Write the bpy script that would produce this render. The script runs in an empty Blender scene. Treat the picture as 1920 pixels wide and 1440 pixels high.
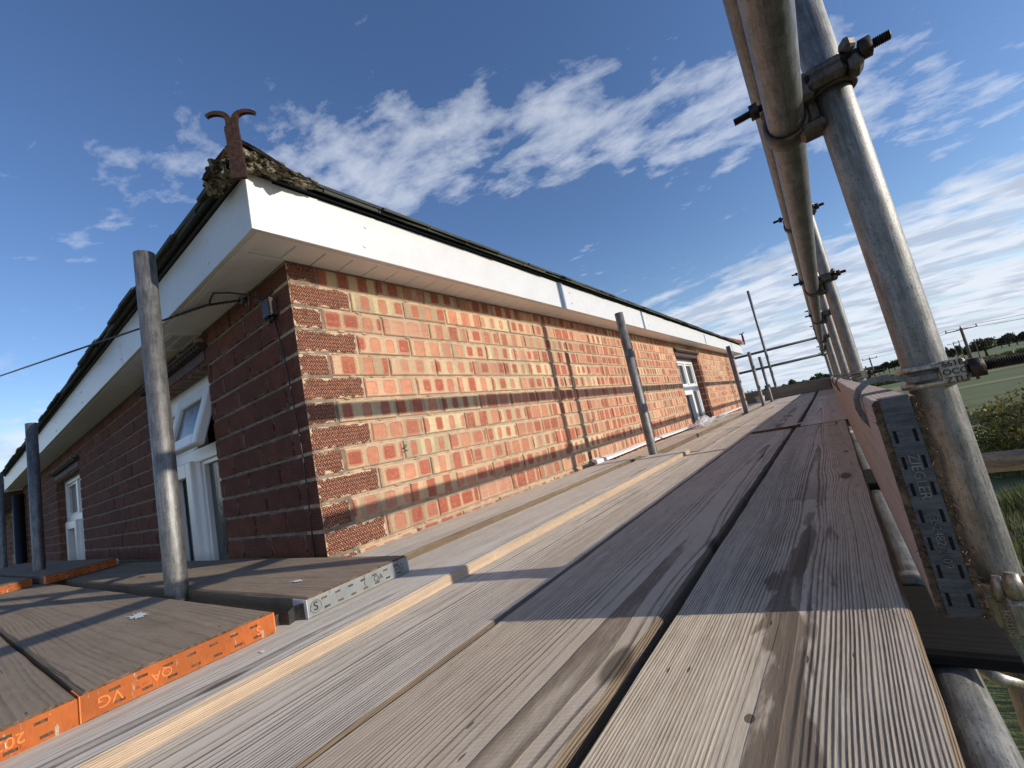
import bpy, bmesh, math, random
import numpy as np
from mathutils import Vector, Matrix, noise as mnoise

R_ = random.Random(7)
sc = bpy.context.scene
COL = sc.collection

# ------------------------------------------------------------------ camera, world, sun, exposure
W2C = [(0.77908880, 0.59287053, -0.20377729), (-0.24124458, -0.01649446, -0.97032417), (-0.57863779, 0.80512885, 0.13017615)]
CAM = Vector((1.201122, -0.643431, 0.214535))
cam_d = bpy.data.cameras.new('camera'); cam = bpy.data.objects.new('camera', cam_d); COL.objects.link(cam)
Rm = Matrix(W2C)                                   # rows: right, down, forward
M = Matrix((( Rm[0][0], -Rm[1][0], -Rm[2][0], CAM.x),
            ( Rm[0][1], -Rm[1][1], -Rm[2][1], CAM.y),
            ( Rm[0][2], -Rm[1][2], -Rm[2][2], CAM.z), (0, 0, 0, 1)))
cam.matrix_world = M
cam_d.sensor_width = 36; cam_d.lens = 800.0341 / 1920 * 36
cam_d.clip_start = 0.01; cam_d.clip_end = 6000
sc.camera = cam

SUN = Vector((1, 0.243, 0.415)).normalized()
sun_el = math.asin(SUN.z); sun_az = math.atan2(SUN.x, SUN.y)      # azimuth from +Y towards +X
sc.view_settings.view_transform = 'Standard'; sc.view_settings.look = 'None'
sc.view_settings.exposure = 0.42; sc.view_settings.gamma = 1.0
sc.view_settings.use_curve_mapping = False
sl = bpy.data.lights.new('sun', 'SUN'); sl.energy = 3.1; sl.angle = math.radians(0.55); sl.color = (1.0, 0.93, 0.82)
so = bpy.data.objects.new('sun', sl); COL.objects.link(so)
so.rotation_euler = SUN.to_track_quat('Z', 'Y').to_euler()

# ------------------------------------------------------------------ node helpers
class V:
    """a socket with arithmetic"""
    def __init__(s, nt, sock): s.nt = nt; s.s = sock
    def _m(s, op, *a):
        n = s.nt.nodes.new('ShaderNodeMath'); n.operation = op
        for i, v in enumerate((s,) + a): lk(s.nt, v, n.inputs[i])
        return V(s.nt, n.outputs[0])
    def __add__(s, o): return s._m('ADD', o)
    __radd__ = __add__
    def __sub__(s, o): return s._m('SUBTRACT', o)
    def __rsub__(s, o): return s._m('MULTIPLY', -1)._m('ADD', o)
    def __mul__(s, o): return s._m('MULTIPLY', o)
    __rmul__ = __mul__
    def __truediv__(s, o): return s._m('DIVIDE', o)
    def f(s, op, *a): return s._m(op, *a)
    def sstep(s, a, b, lo=0.0, hi=1.0):
        n = s.nt.nodes.new('ShaderNodeMapRange'); n.interpolation_type = 'SMOOTHSTEP'
        inv = a > b
        if inv: a, b, lo, hi = b, a, hi, lo
        lk(s.nt, s, n.inputs[0])
        for i, v in enumerate((a, b, lo, hi)): n.inputs[1 + i].default_value = v
        return V(s.nt, n.outputs[0])

def lk(nt, v, inp):
    if isinstance(v, V): nt.links.new(v.s, inp)
    elif v is None: pass
    elif isinstance(v, (tuple, list)):
        if inp.type == 'RGBA': inp.default_value = tuple(v) + ((1,) if len(v) == 3 else ())
        else: inp.default_value = tuple(v)[:3]
    else: inp.default_value = v

class NB:
    def __init__(s, nt): s.nt = nt; s.nt.nodes.clear()
    def n(s, t, **kw):
        nd = s.nt.nodes.new(t)
        for k, v in kw.items(): setattr(nd, k, v)
        return nd
    def obj(s): return V(s.nt, s.n('ShaderNodeTexCoord').outputs['Object'])
    def gen(s): return V(s.nt, s.n('ShaderNodeTexCoord').outputs['Generated'])
    def uv(s): return V(s.nt, s.n('ShaderNodeTexCoord').outputs['UV'])
    def pos(s): return V(s.nt, s.n('ShaderNodeNewGeometry').outputs['Position'])
    def rnd(s): return V(s.nt, s.n('ShaderNodeObjectInfo').outputs['Random'])
    def attr(s, name):
        nd = s.n('ShaderNodeAttribute'); nd.attribute_name = name
        return V(s.nt, nd.outputs['Vector'])
    def sep(s, v):
        nd = s.n('ShaderNodeSeparateXYZ'); lk(s.nt, v, nd.inputs[0]); return [V(s.nt, o) for o in nd.outputs]
    def vec(s, x, y, z=0.0):
        nd = s.n('ShaderNodeCombineXYZ')
        for i, v in enumerate((x, y, z)): lk(s.nt, v, nd.inputs[i])
        return V(s.nt, nd.outputs[0])
    def vmul(s, v, t):
        nd = s.n('ShaderNodeVectorMath', operation='MULTIPLY'); lk(s.nt, v, nd.inputs[0]); lk(s.nt, t, nd.inputs[1]); return V(s.nt, nd.outputs[0])
    def vadd(s, v, t):
        nd = s.n('ShaderNodeVectorMath', operation='ADD'); lk(s.nt, v, nd.inputs[0]); lk(s.nt, t, nd.inputs[1]); return V(s.nt, nd.outputs[0])
    def noise(s, v, scale=5, detail=3, rough=.5, dist=0.0, out=0, dim='3D', w=None):
        nd = s.n('ShaderNodeTexNoise', noise_dimensions=dim); lk(s.nt, v, nd.inputs['Vector'])
        if w is not None: lk(s.nt, w, nd.inputs['W'])
        nd.inputs['Scale'].default_value = scale; nd.inputs['Detail'].default_value = detail
        nd.inputs['Roughness'].default_value = rough; nd.inputs['Distortion'].default_value = dist
        return V(s.nt, nd.outputs[out])
    def vor(s, v, scale=5, feature='F1', out='Distance', rand=1.0):
        nd = s.n('ShaderNodeTexVoronoi', feature=feature); lk(s.nt, v, nd.inputs['Vector'])
        nd.inputs['Scale'].default_value = scale; nd.inputs['Randomness'].default_value = rand
        return V(s.nt, nd.outputs[out])
    def white(s, v, out=0):
        nd = s.n('ShaderNodeTexWhiteNoise', noise_dimensions='3D'); lk(s.nt, v, nd.inputs[0]); return V(s.nt, nd.outputs[out])
    def mix(s, f, a, b, bt='MIX'):
        nd = s.n('ShaderNodeMix', data_type='RGBA', blend_type=bt)
        lk(s.nt, f, nd.inputs[0]); lk(s.nt, a, nd.inputs[6]); lk(s.nt, b, nd.inputs[7]); return V(s.nt, nd.outputs[2])
    def ramp(s, f, stops, interp='LINEAR'):
        nd = s.n('ShaderNodeValToRGB'); lk(s.nt, f, nd.inputs[0]); cr = nd.color_ramp; cr.interpolation = interp
        while len(cr.elements) < len(stops): cr.elements.new(.5)
        for e, (p, c) in zip(cr.elements, stops):
            e.position = p; e.color = (c, c, c, 1) if isinstance(c, (int, float)) else tuple(c) + (1,)
        return V(s.nt, nd.outputs[0])
    def bump(s, h, strength=1.0, dist=.001, normal=None):
        nd = s.n('ShaderNodeBump'); lk(s.nt, h, nd.inputs['Height']); nd.inputs['Strength'].default_value = strength
        nd.inputs['Distance'].default_value = dist
        if normal is not None: lk(s.nt, normal, nd.inputs['Normal'])
        return V(s.nt, nd.outputs[0])
    def out(s, col=None, rough=.8, metal=0.0, normal=None, spec=None, **kw):
        b = s.n('ShaderNodeBsdfPrincipled'); o = s.n('ShaderNodeOutputMaterial')
        lk(s.nt, col, b.inputs['Base Color']); lk(s.nt, rough, b.inputs['Roughness']); lk(s.nt, metal, b.inputs['Metallic'])
        if normal is not None: lk(s.nt, normal, b.inputs['Normal'])
        if spec is not None: lk(s.nt, spec, b.inputs['Specular IOR Level'])
        for k, v in kw.items(): lk(s.nt, v, b.inputs[k])
        s.nt.links.new(b.outputs[0], o.inputs[0]); return b

def mat(name):
    m = bpy.data.materials.new(name); m.use_nodes = True; return m, NB(m.node_tree)

# ------------------------------------------------------------------ world: sky with clouds
world = bpy.data.worlds.new('World'); sc.world = world; world.use_nodes = True
nb = NB(world.node_tree)
sky = nb.n('ShaderNodeTexSky', sky_type='NISHITA'); sky.sun_disc = False
sky.sun_elevation = sun_el; sky.sun_rotation = sun_az; sky.altitude = 0
sky.air_density = 1.0; sky.dust_density = 0.25; sky.ozone_density = 1.9
bg = nb.n('ShaderNodeBackground'); bg.inputs[1].default_value = 0.116
hsv = nb.n('ShaderNodeHueSaturation'); hsv.inputs['Saturation'].default_value = 1.16; hsv.inputs['Hue'].default_value = 0.510
world.node_tree.links.new(sky.outputs[0], hsv.inputs['Color'])
d = nb.gen(); dx, dy, dz = nb.sep(d)
# pale blue haze layer towards the horizon, the same all round
hz = dz.sstep(0.24, -0.02)
lk(world.node_tree, nb.mix(hz * 0.85, V(world.node_tree, hsv.outputs[0]), (4.1, 5.0, 6.3)), bg.inputs[0])
k = dz.f('MAXIMUM', 0.0) + 0.08
px, py = dx / k, dy / k
q = py - px * 0.85
# streak frame: u along the streaks, w across
u_ = px * 0.96 + py * 0.28; w_ = py * 0.96 - px * 0.28
pv = nb.vec(u_ * 0.95, w_ * 1.35, 0.3)
warp = nb.noise(pv, 1.3, 3, .5, out=1)
pw = nb.vadd(pv, nb.vmul(warp, (0.35, 0.35, 0)))
n1 = nb.noise(pw, 7.5, 10, .58)
n2 = nb.noise(nb.vec(u_ * 2.8, w_ * 5.5, 4.1), 2.6, 8, .62)
n3 = nb.noise(pw, 1.7, 2, .5)
ns = n1 * 0.66 + n2 * 0.24 + n3 * 0.22 - 0.06
m1 = q.sstep(1.08, 1.42) * q.sstep(2.15, 1.62)
m1r = m1 * px.sstep(0.9, -0.1, 0.45, 1.0) * px.sstep(-1.6, -0.6, 0.40, 1.0)
m2 = q.sstep(3.1, 4.4)
m3 = q.sstep(2.2, 3.4) * 0.25
kb = dz.f('MAXIMUM', 0.0) + 0.21
nb_ = nb.noise(nb.vec(dx / kb * 1.3, dy / kb * 1.9, 3.3), 2.0, 9, .56, .3)
nb2_ = nb.noise(nb.vec(dx / kb * 1.3, dy / kb * 3.0, 8.3), 3.2, 8, .6)
bank = dz.sstep(0.325, 0.20) * dx.sstep(-1.05, -.15, .75, 1.0)
densb = ((nb_ * .7 + nb2_ * .3 - (0.60 - bank * 0.20)) / 0.16).f('MAXIMUM', 0.0).f('MINIMUM', 1.0) * bank
m2 = m2 * 0.0
mask = (m1r + m3).f('MINIMUM', 1.0)
th = 0.635 - mask * 0.225
dens = ((ns - th + 0.012) / 0.36).f('MAXIMUM', 0.0).f('MINIMUM', 1.0)
dens = (dens * (2.0 - dens) * 0.68).f('MAXIMUM', densb * (2.0 - densb) * .88)
dens = dens * dz.sstep(-0.01, 0.03)
shade = nb.noise(nb.vec(px * 1.2, py * 1.8, 9.0), 3.0, 5, .55)
shade = nb.noise(nb.vec(dx / kb * 1.5, dy / kb * 3.6, 5.0), 2.2, 6, .55)
ccol = nb.mix((shade.sstep(.42, .60)) * bank, (0.70, 0.74, 0.82), (0.44, 0.50, 0.61))
bgc = nb.n('ShaderNodeBackground'); lk(world.node_tree, ccol, bgc.inputs[0]); bgc.inputs[1].default_value = 0.88
mx = nb.n('ShaderNodeMixShader'); lk(world.node_tree, dens, mx.inputs[0])
world.node_tree.links.new(bg.outputs[0], mx.inputs[1]); world.node_tree.links.new(bgc.outputs[0], mx.inputs[2])
wo = nb.n('ShaderNodeOutputWorld'); world.node_tree.links.new(mx.outputs[0], wo.inputs[0])

# ------------------------------------------------------------------ materials
def hexr(*c): return tuple(((x / 255) / 12.92 if x / 255 <= .04045 else ((x / 255 + .055) / 1.055) ** 2.4) for x in c)

def wood_mat(name, light, dark, ring=.0045, bumpd=.0012, zc=-.07, yc=0.0, warm=None, crack=1.0, contrast=1.0, stain=0.4, saw=0.0, wet=0.0, la=.35, knots=()):
    m, b = mat(name)
    p = b.obj(); r = b.rnd(); x, y, z = b.sep(p)
    xs = x + r * 37.0
    ys = y + (r - 0.5) * 0.05 + yc
    low = b.noise(b.vec(xs * .9, y * 3.0, r * 9.0), 1.0, 2, .5)
    kp = b.vec(xs * 1.7, y * 5.5 + r * 5.0, 0.0)
    kd = b.vor(kp, 1.0)
    # knots bend the grain
    bend = ((kd * kd) * -26.0).f('EXPONENT')
    yw = ys + (low - .5) * .05 + bend * .010
    fine = b.noise(b.vec(xs * 5.0, y * 40.0, 0.0), 1.0, 3, .6)
    rad = (yw * yw + (z + (zc + 0.0)) * (z + zc)).f('SQRT') + xs * .0025 + (fine - .5) * .0016
    vr = b.noise(b.vec(rad * 1.0, r * 3.0, 0.), 36, 2, .6)
    ph = (rad + (vr - .5) * .007) / ring
    fr = ph.f('FRACT')
    late = fr.sstep(la, .88) * fr.sstep(1.0, .94)
    cell = b.white(b.vec(ph.f('FLOOR'), r, 0.0))
    wear = b.noise(b.vec(xs * 1.6, y * 11.0, cell * 3.0), 1.0, 4, .65)
    late = late * wear.sstep(.36, .60, .25, 1.0)
    big = b.noise(b.vec(xs * 2.6, y * 9.0, 2.0), 1.0, 5, .65)
    fib = b.noise(b.vec(xs * 24.0, y * 300.0, z * 300.0), 1.0, 5, .75)
    blot = b.noise(b.vec(xs * 9.0, y * 22.0, 7.0), 1.0, 6, .72)
    tone = (late * (0.55 * contrast) + (cell - .5) * .12 + (fib - .5) * .85 + (blot - .5) * .55).f('ADD', .25)
    col = b.mix(tone.sstep(0.0, 1.0), light, dark)
    col = b.mix(big.sstep(.50, .75) * stain * .55, col, tuple(c * .60 for c in dark))
    pale = b.noise(b.vec(xs * 7.0, y * 34.0, 11.0), 1.0, 5, .72)
    col = b.mix(pale.sstep(.60, .74) * .45, col, tuple(min(1, c * 1.35) for c in light))
    if wet:
        wz = ((y + low * .02 + .004) / .030); wt = (wz * wz * -1.0).f('EXPONENT'); wn = b.noise(b.vec(xs * 4.5, y * 26.0, 21.0), 1.0, 4, .6, .6)
        col = b.mix((wt * .30 + wn).sstep(.675, .755) * wet * x.sstep(2.5, 1.7), col, hexr(104, 88, 72))
    dust = b.noise(b.vec(xs * 30, y * 60, 5.0), 1.0, 3, .7)
    col = b.mix(dust.sstep(.70, .74) * .5, col, hexr(205, 196, 182))
    knot = kd.sstep(.085, .05)
    for kx_, ky_, kr_ in knots:
        ex_ = (x - kx_) / 1.5; ey_ = y - ky_
        kk = ((ex_ * ex_ + ey_ * ey_).f('SQRT') + (fine - .5) * .008); knot = knot.f('MAXIMUM', kk.sstep(kr_, kr_ * .75))
    col = b.mix(knot * .8, col, tuple(c * .42 for c in dark))
    cr = b.noise(b.vec(xs * 1.0, y * 62.0, 3.0), 1.0, 3, .55)
    crk = cr.sstep(.700, .728) * crack
    col = b.mix(crk, col, (0.012, 0.010, 0.009))
    # cross nicks and specks
    sp = b.vor(b.vec(xs * 14, y * 60, 0), 1.0); nick = sp.sstep(.10, .05) * b.noise(p, 9, 2).sstep(.5, .6)
    col = b.mix(nick * .7, col, (0.03, 0.024, 0.02))
    if warm: col = b.mix(b.noise(b.vec(xs * .8, y * 9, 5.), 1., 3).sstep(.52, .66) * .5, col, warm)
    ht = late * 1.0 + fib * .5 - crk * 2.2 + blot * .5 - nick * 1.2 - knot * .4
    if saw:
        sw = b.n('ShaderNodeTexWave', wave_type='BANDS'); lk(b.nt, b.vec(xs + y * .55, y, 0), sw.inputs[0])
        sw.inputs['Scale'].default_value = 55; sw.inputs['Distortion'].default_value = 1.5
        ht = ht + V(b.nt, sw.outputs['Fac']) * saw
    b.out(col, .88, normal=b.bump(ht, 1.0, bumpd), spec=.2)
    return m

M_WOOD1 = wood_mat('weathered_timber_ridged', hexr(212, 195, 170), hexr(114, 98, 80), ring=.0027, bumpd=.0011, zc=-.05, contrast=1.0, stain=.45, wet=.8, knots=((1.33, .006, .0045), (1.05, .05, .006)))
M_WOOD2 = wood_mat('weathered_timber_brown', hexr(204, 186, 162), hexr(118, 101, 84), ring=.0036, bumpd=.0007, zc=-.12, yc=.05, saw=.22, stain=.35, la=.55)
M_WOOD3 = wood_mat('weathered_timber_pale', hexr(220, 206, 185), hexr(128, 112, 96), ring=.0042, bumpd=.0009, zc=-.08, yc=-.03, warm=hexr(190, 168, 142), stain=.3, la=.6)
M_WOOD4 = wood_mat('weathered_timber_grey', hexr(216, 206, 190), hexr(128, 117, 104), ring=.0036, bumpd=.0009, zc=-.09, yc=.07, stain=.35, la=.55)
M_WOODL = wood_mat('trodden_timber_brown', hexr(152, 135, 116), hexr(92, 79, 66), ring=.0040, bumpd=.0005, zc=-.13, contrast=.4, crack=.6, stain=.5)
M_WOODP = wood_mat('pinkish_timber', hexr(180, 160, 146), hexr(142, 122, 108), ring=.0040, bumpd=.0005, zc=-.16, contrast=.35, crack=.5, stain=.15)
M_SAWN = wood_mat('fresh_sawn_edge', hexr(204, 180, 152), hexr(150, 126, 102), ring=.0022, bumpd=.0007, zc=-.20, crack=.25, contrast=.5, stain=.4)
M_EDGE = wood_mat('worn_timber_edge', hexr(150, 130, 106), hexr(82, 69, 56), ring=.0022, bumpd=.0012, zc=-.2, stain=.5)
M_DPLANK = wood_mat('near_black_timber', hexr(34, 31, 29), hexr(18, 17, 16), ring=.0040, bumpd=.0004, zc=-.1, contrast=.3, crack=.3)  # near-black timber tone for the short cross planks
m, b = mat('raw_end_grain'); p = b.obj(); n = b.noise(p, 140, 5, .75); n2 = b.noise(p, 40, 4, .6)
b.out(b.mix((n * .7 + n2 * .3).sstep(.35, .65), hexr(60, 46, 34), hexr(132, 106, 80)), .95, normal=b.bump(n + n2, 1., .003)); M_RAW = m

def steel_mat(name, base=(.245, .24, .228), rough=.44, grime=.35, moss=0.0, spang=1.0):
    m, b = mat(name)
    p = b.obj(); r = b.rnd(); x, y, z = b.sep(p)
    zz = z + r * 13
    streak = b.noise(b.vec(x * 260, y * 260, zz * 16), 1.0, 4, .65)
    mott = b.noise(b.vec(x * 60, y * 60, zz * 30), 1.0, 5, .7)
    patch = b.noise(b.vec(x * 12, y * 12, zz * 3.0), 1.0, 4, .6)
    speck = b.noise(b.vec(x * 500, y * 500, zz * 260), 1.0, 2, .6)
    t = mott * .55 + streak * .45
    col = b.mix(t.sstep(.36, .64), tuple(c * .60 for c in base), tuple(min(1, c * 1.28) for c in base))
    col = b.mix(patch.sstep(.48, .70) * grime, col, (0.16, 0.14, 0.12))
    col = b.mix(speck.sstep(.58, .68) * .65 * spang, col, (0.05, 0.05, 0.055))
    sc1 = b.noise(b.vec(x * 40, y * 40, zz * 220), 1.0, 2, .5)
    col = b.mix(sc1.sstep(.70, .74) * .5, col, (0.10, 0.10, 0.10))
    if moss:
        band = b.noise(b.vec(x * 8, y * 8, z * 70), 1.0, 3, .6)
        zone = z.sstep(moss - .22, moss) * z.sstep(moss + .42, moss + .16)
        col = b.mix(band.sstep(.52, .60) * zone, col, (0.05, 0.04, 0.02))
        col = b.mix(b.noise(b.vec(x * 90, y * 90, z * 130), 1.0, 3).sstep(.56, .64) * zone * x.sstep(-.004, .014), col, (0.30, 0.27, 0.05))
    rg = t * .34 + (rough - .10) + patch * .1
    b.out(col, rg, metal=.78, normal=b.bump(mott * .7 + streak * .6 + speck * .3, .9, .0006))
    return m
M_STEEL = steel_mat('galvanised_tube')
M_STEELR = steel_mat('galvanised_rail', base=(.23, .232, .23), rough=.42, grime=.5, moss=.98)
M_STEELO = steel_mat('dull_galvanised', base=(.225, .222, .212), rough=.50, grime=.5)
M_CAST = steel_mat('forged_coupler', base=(.40, .37, .31), rough=.38, grime=.4, spang=.6)
M_CASTD = steel_mat('dark_forged_coupler', base=(.13, .11, .09), rough=.45, grime=.6, spang=.6)
M_PLATE = steel_mat('zinc_nail_plate', base=(.125, .13, .14), rough=.5, grime=.55, spang=.7)

def plain(name, col, rough=.6, metal=0., nscale=20, nv=.25, bump=.0006, spec=None):
    m, b = mat(name); p = b.obj()
    n = b.noise(p, nscale, 5, .62); n2 = b.noise(p, nscale * 6, 3, .6)
    c = b.mix((n * .7 + n2 * .3).sstep(.3, .7), tuple(x * (1 - nv) for x in col), tuple(min(1, x * (1 + nv)) for x in col))
    b.out(c, rough, metal=metal, normal=b.bump(n2 * .5 + n, 1., bump), spec=spec); return m
M_BOLT = plain('rusty_bolt', (.035, .024, .02), .55, .5, 90, .6, .0006)
M_RUSTNUT = plain('rusty_nut', (.075, .035, .022), .6, .4, 90, .6, .0006)
M_UPVC = plain('white_upvc', (.80, .79, .77), .30, 0, 6, .02, .0001)
M_FASC = plain('white_fascia_board', (.68, .67, .65), .34, 0, 10, .045, .00012)
M_SOFF = plain('white_soffit_panel', (.78, .765, .75), .42, 0, 10, .04, .0001)
M_COVER = plain('grey_joint_cover', (.42, .47, .55), .35, 0, 10, .05, .0001)
M_BLACK = plain('black_plastic', (.012, .012, .014), .4, 0, 60, .3, .0002)
M_DARK = plain('shade_black', (.01, .009, .008), .9, 0, 10, .3, .0002)  # near-black colour standing in for shade inside hollows and gaps
M_IRON = plain('rusted_wrought_iron', (.042, .017, .010), .9, .1, 70, .75, .003)
M_LEAD = plain('dark_lintel_board', (.075, .035, .028), .7, 0, 15, .35, .0006)
M_LTILE = plain('lintel_tile', (.07, .05, .042), .85, 0, 40, .5, .003)
M_PAPER = plain('paper', (.75, .66, .6), .8, 0, 20, .05, .0003)
M_BUCKET = plain('white_plastic_tub', (.55, .56, .56), .5, 0, 20, .1, .0002)

def paint_mat(name, col, under, chips, th=.58):
    m, b = mat(name); p = b.obj(); x, y, z = b.sep(p)
    g = b.noise(p, 55, 5, .7); g2 = b.noise(b.vec(x * 30, y * 120, z * 30), 1, 4, .65); g3 = b.noise(p, 14, 4, .6)
    c = b.mix(g3.sstep(.35, .65), tuple(v * .75 for v in col), col)
    c = b.mix(g.sstep(th, th + .05) * .9, c, under)
    c = b.mix(g2.sstep(.63, .68), c, chips)
    b.out(c, .62, normal=b.bump(g * .6 + g2, 1., .0010)); return m
M_ORANGE = paint_mat('orange_painted_end_band', (.92, .25, .055), (.60, .14, .035), (.80, .66, .52))
M_WHITEB = paint_mat('pale_galvanised_end_band', (.60, .62, .60), (.42, .44, .43), (.22, .19, .16), .66)

# mortar
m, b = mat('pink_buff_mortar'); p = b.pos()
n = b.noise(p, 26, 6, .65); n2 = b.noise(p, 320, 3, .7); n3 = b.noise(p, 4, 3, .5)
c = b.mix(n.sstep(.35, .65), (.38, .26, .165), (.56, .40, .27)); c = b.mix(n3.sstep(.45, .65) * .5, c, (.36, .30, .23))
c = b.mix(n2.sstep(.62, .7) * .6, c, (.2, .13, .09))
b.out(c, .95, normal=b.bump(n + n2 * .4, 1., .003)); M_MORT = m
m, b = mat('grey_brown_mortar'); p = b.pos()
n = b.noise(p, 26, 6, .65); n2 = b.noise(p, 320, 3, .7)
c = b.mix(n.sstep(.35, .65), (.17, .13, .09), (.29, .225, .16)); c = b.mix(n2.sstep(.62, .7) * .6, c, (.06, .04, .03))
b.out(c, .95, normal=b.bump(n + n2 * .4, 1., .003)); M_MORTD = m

# banded common bricks: pink-red patches with buff or olive speckled bands
m, b = mat('kiss_marked_brick'); uv = b.uv(); sd = b.attr('seed'); s1, s2, s3 = b.sep(sd)
u, v, _ = b.sep(uv)
P_ = s1 * .022 + .062
t = u / P_ + s2 * 7.3
cellid = t.f('FLOOR')
w1 = b.white(b.vec(cellid, s1 * 91, s3 * 17)); w2 = b.white(b.vec(cellid, s2 * 53 + 3, s1 * 11))
fx = (t.f('FRACT') - .5) * P_
bj = s3.sstep(.0, 1., -.06, .12)
hw = P_ * (w1 * .15 + .22 + bj)
hw = hw.f('MAXIMUM', .010)
hv = w2 * .007 + .0215 + (s1.sstep(.62, .66) * .012)
rr = .0095
wob = b.noise(b.vec(u * 1.0, v * 1.0, s1 * 10), 90, 3, .6)
ex = (fx.f('ABSOLUTE') - (hw - rr)).f('MAXIMUM', 0.); ey = ((v - .0325 - (w1 - .5) * .004).f('ABSOLUTE') - (hv - rr)).f('MAXIMUM', 0.)
dd = (ex * ex + ey * ey).f('SQRT') - rr + (wob - .5) * .007
patch = dd.sstep(.0014, -.0014)
ring = dd.sstep(-.0125, -.0090) * dd.sstep(-.0020, -.0055) * w1.sstep(.3, .5)
core = dd.sstep(-.012, -.0155)
halo = dd.sstep(.0045, .001) * (1.0 - patch) * w2.sstep(.4, .6)
spk = b.noise(b.vec(u, v, s1 * 10), 700, 2, .7); spk2 = b.noise(b.vec(u, v, s2 * 10), 260, 3, .7)
cl = b.noise(b.vec(u, v, s3 * 10), 28, 4, .65)
red = b.mix(s2, (.54, .190, .105), (.62, .285, .165)); red = b.mix(cl.sstep(.35, .7) * .6, red, (.72, .39, .22))
red = b.mix(w2 * .35, red, (.50, .20, .115))
red = b.mix(ring * .95, red, (.36, .085, .05)); red = b.mix(core * .4 * w2, red, (.70, .43, .34))
band = b.mix(s3.sstep(.18, .34), (.76, .62, .36), (.66, .44, .27)); band = b.mix(s1.sstep(.55, .75), band, (.76, .50, .28))
band = b.mix(w1 * .45, band, (.60, .39, .22))
olive = w2.sstep(.62, .70) * s2.sstep(.2, .5); band = b.mix(olive * .5, band, (.25, .215, .14))
band = b.mix(halo * .6, band, (.68, .58, .42))
band = b.mix(spk.sstep(.52, .60) * .7, band, (.15, .10, .06))
red = b.mix(spk2.sstep(.64, .70) * .55, red, (.16, .06, .04))
c = b.mix(patch, band, red)
line = dd.sstep(.0024, .0004) * dd.sstep(-.0022, -.0004); c = b.mix(line * .50, c, (.30, .13, .07))  # thin dark outlines: shading of the patch edges painted in
grime = b.noise(b.pos(), 7, 5, .65); c = b.mix(grime.sstep(.52, .70) * .35, c, (.26, .17, .12))
# some bricks are one plain colour
pl = s1.f('FRACT'); plain_f = b.white(b.vec(s1 * 31, s2 * 17, s3 * 5)).sstep(.92, .94)
c = b.mix(plain_f * .8, c, b.mix(cl, (.62, .31, .19), (.74, .49, .32)))
br_ = b.white(b.vec(s3 * 3, s1 * 7, s2)) * .34 + .80
hs = b.n('ShaderNodeHueSaturation'); hs.inputs['Saturation'].default_value = 1.0; lk(b.nt, br_, hs.inputs['Value']); lk(b.nt, c, hs.inputs['Color']); c = V(b.nt, hs.outputs[0])
# mortar smeared over the arrises
eu = (u - .1075).f('ABSOLUTE'); edge = (v - .0325).f('ABSOLUTE') - .0302 + (cl - .5) * .010
c = b.mix(edge.sstep(-.001, .0015), c, (.60, .43, .28))
b.out(c, .9, normal=b.bump(cl * .8 + spk2 * .55 - patch * .35 + wob * .5 + halo * .3, 1., .0030)); M_BRICK = m

# rustic quoins: combed herringbone relief with mortar smears round the edge
m, b = mat('combed_rustic_brick'); uv = b.uv(); sd = b.attr('seed'); s1, s2, s3 = b.sep(sd)
u, v, _ = b.sep(uv)
tri = ((v / .0125).f('FRACT') - .5).f('ABSOLUTE') * 2.0
jit = b.noise(b.vec(u, v, s1 * 9), 120, 3, .6)
wv = ((u / .0078 + tri * .95 + jit * 1.5) * 6.28318).f('SINE')
row = ((v / .0125 * 6.28318)).f('SINE')
h = wv * .5 + .5
cl = b.noise(b.vec(u, v, s3 * 10), 30, 4, .65)
fire = s2.sstep(.90, .93)
hot = b.mix((cl.sstep(.4, .6)) * fire, (.62, .26, .15), (.84, .36, .17))
c = b.mix(h.sstep(.30, .85), (.085, .036, .024), hot); c = b.mix(cl.sstep(.52, .70) * .5, c, (.085, .036, .022)); c = b.mix(jit.sstep(.58, .70) * .5, c, (.30, .13, .075))  # dark comb grooves: shadows of the relief painted into the colour
c = b.mix(row.sstep(.55, .95) * .45, c, (.045, .02, .014))
L = s3 * 1.0
eu = b.sep(b.attr('dim'))[0]
dm = ((u.f('MINIMUM', eu - u)).f('MINIMUM', v.f('MINIMUM', .065 - v)))
sm = b.noise(b.vec(u, v, s2 * 9), 42, 5, .7)
mort = (dm - (sm - .47) * .055).sstep(.0015, -.0005)
c = b.mix(mort, c, b.mix(cl, (.55, .39, .25), (.66, .49, .33)))
hh = h * (1.0 - mort) + mort * 1.3 - row * .15 * (1.0 - mort)
b.out(c, .92, normal=b.bump(hh + jit * .3, 1., .0032)); M_QUOIN = m

# shaded face: horizontally dragged dark bricks
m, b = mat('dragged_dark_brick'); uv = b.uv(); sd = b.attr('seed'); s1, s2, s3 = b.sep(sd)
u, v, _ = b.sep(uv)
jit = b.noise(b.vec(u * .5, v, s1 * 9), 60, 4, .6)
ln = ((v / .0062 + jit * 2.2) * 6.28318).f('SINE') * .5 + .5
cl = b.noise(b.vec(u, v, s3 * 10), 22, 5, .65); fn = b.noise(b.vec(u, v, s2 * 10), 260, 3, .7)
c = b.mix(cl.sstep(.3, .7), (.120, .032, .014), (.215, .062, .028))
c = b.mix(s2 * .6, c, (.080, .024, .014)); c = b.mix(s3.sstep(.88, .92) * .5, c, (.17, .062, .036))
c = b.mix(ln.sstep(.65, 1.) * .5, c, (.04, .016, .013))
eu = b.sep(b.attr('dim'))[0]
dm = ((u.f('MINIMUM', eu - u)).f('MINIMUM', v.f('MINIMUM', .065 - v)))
c = b.mix((dm - (cl - .47) * .022).sstep(.001, -.0005), c, (.20, .15, .105))
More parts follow.
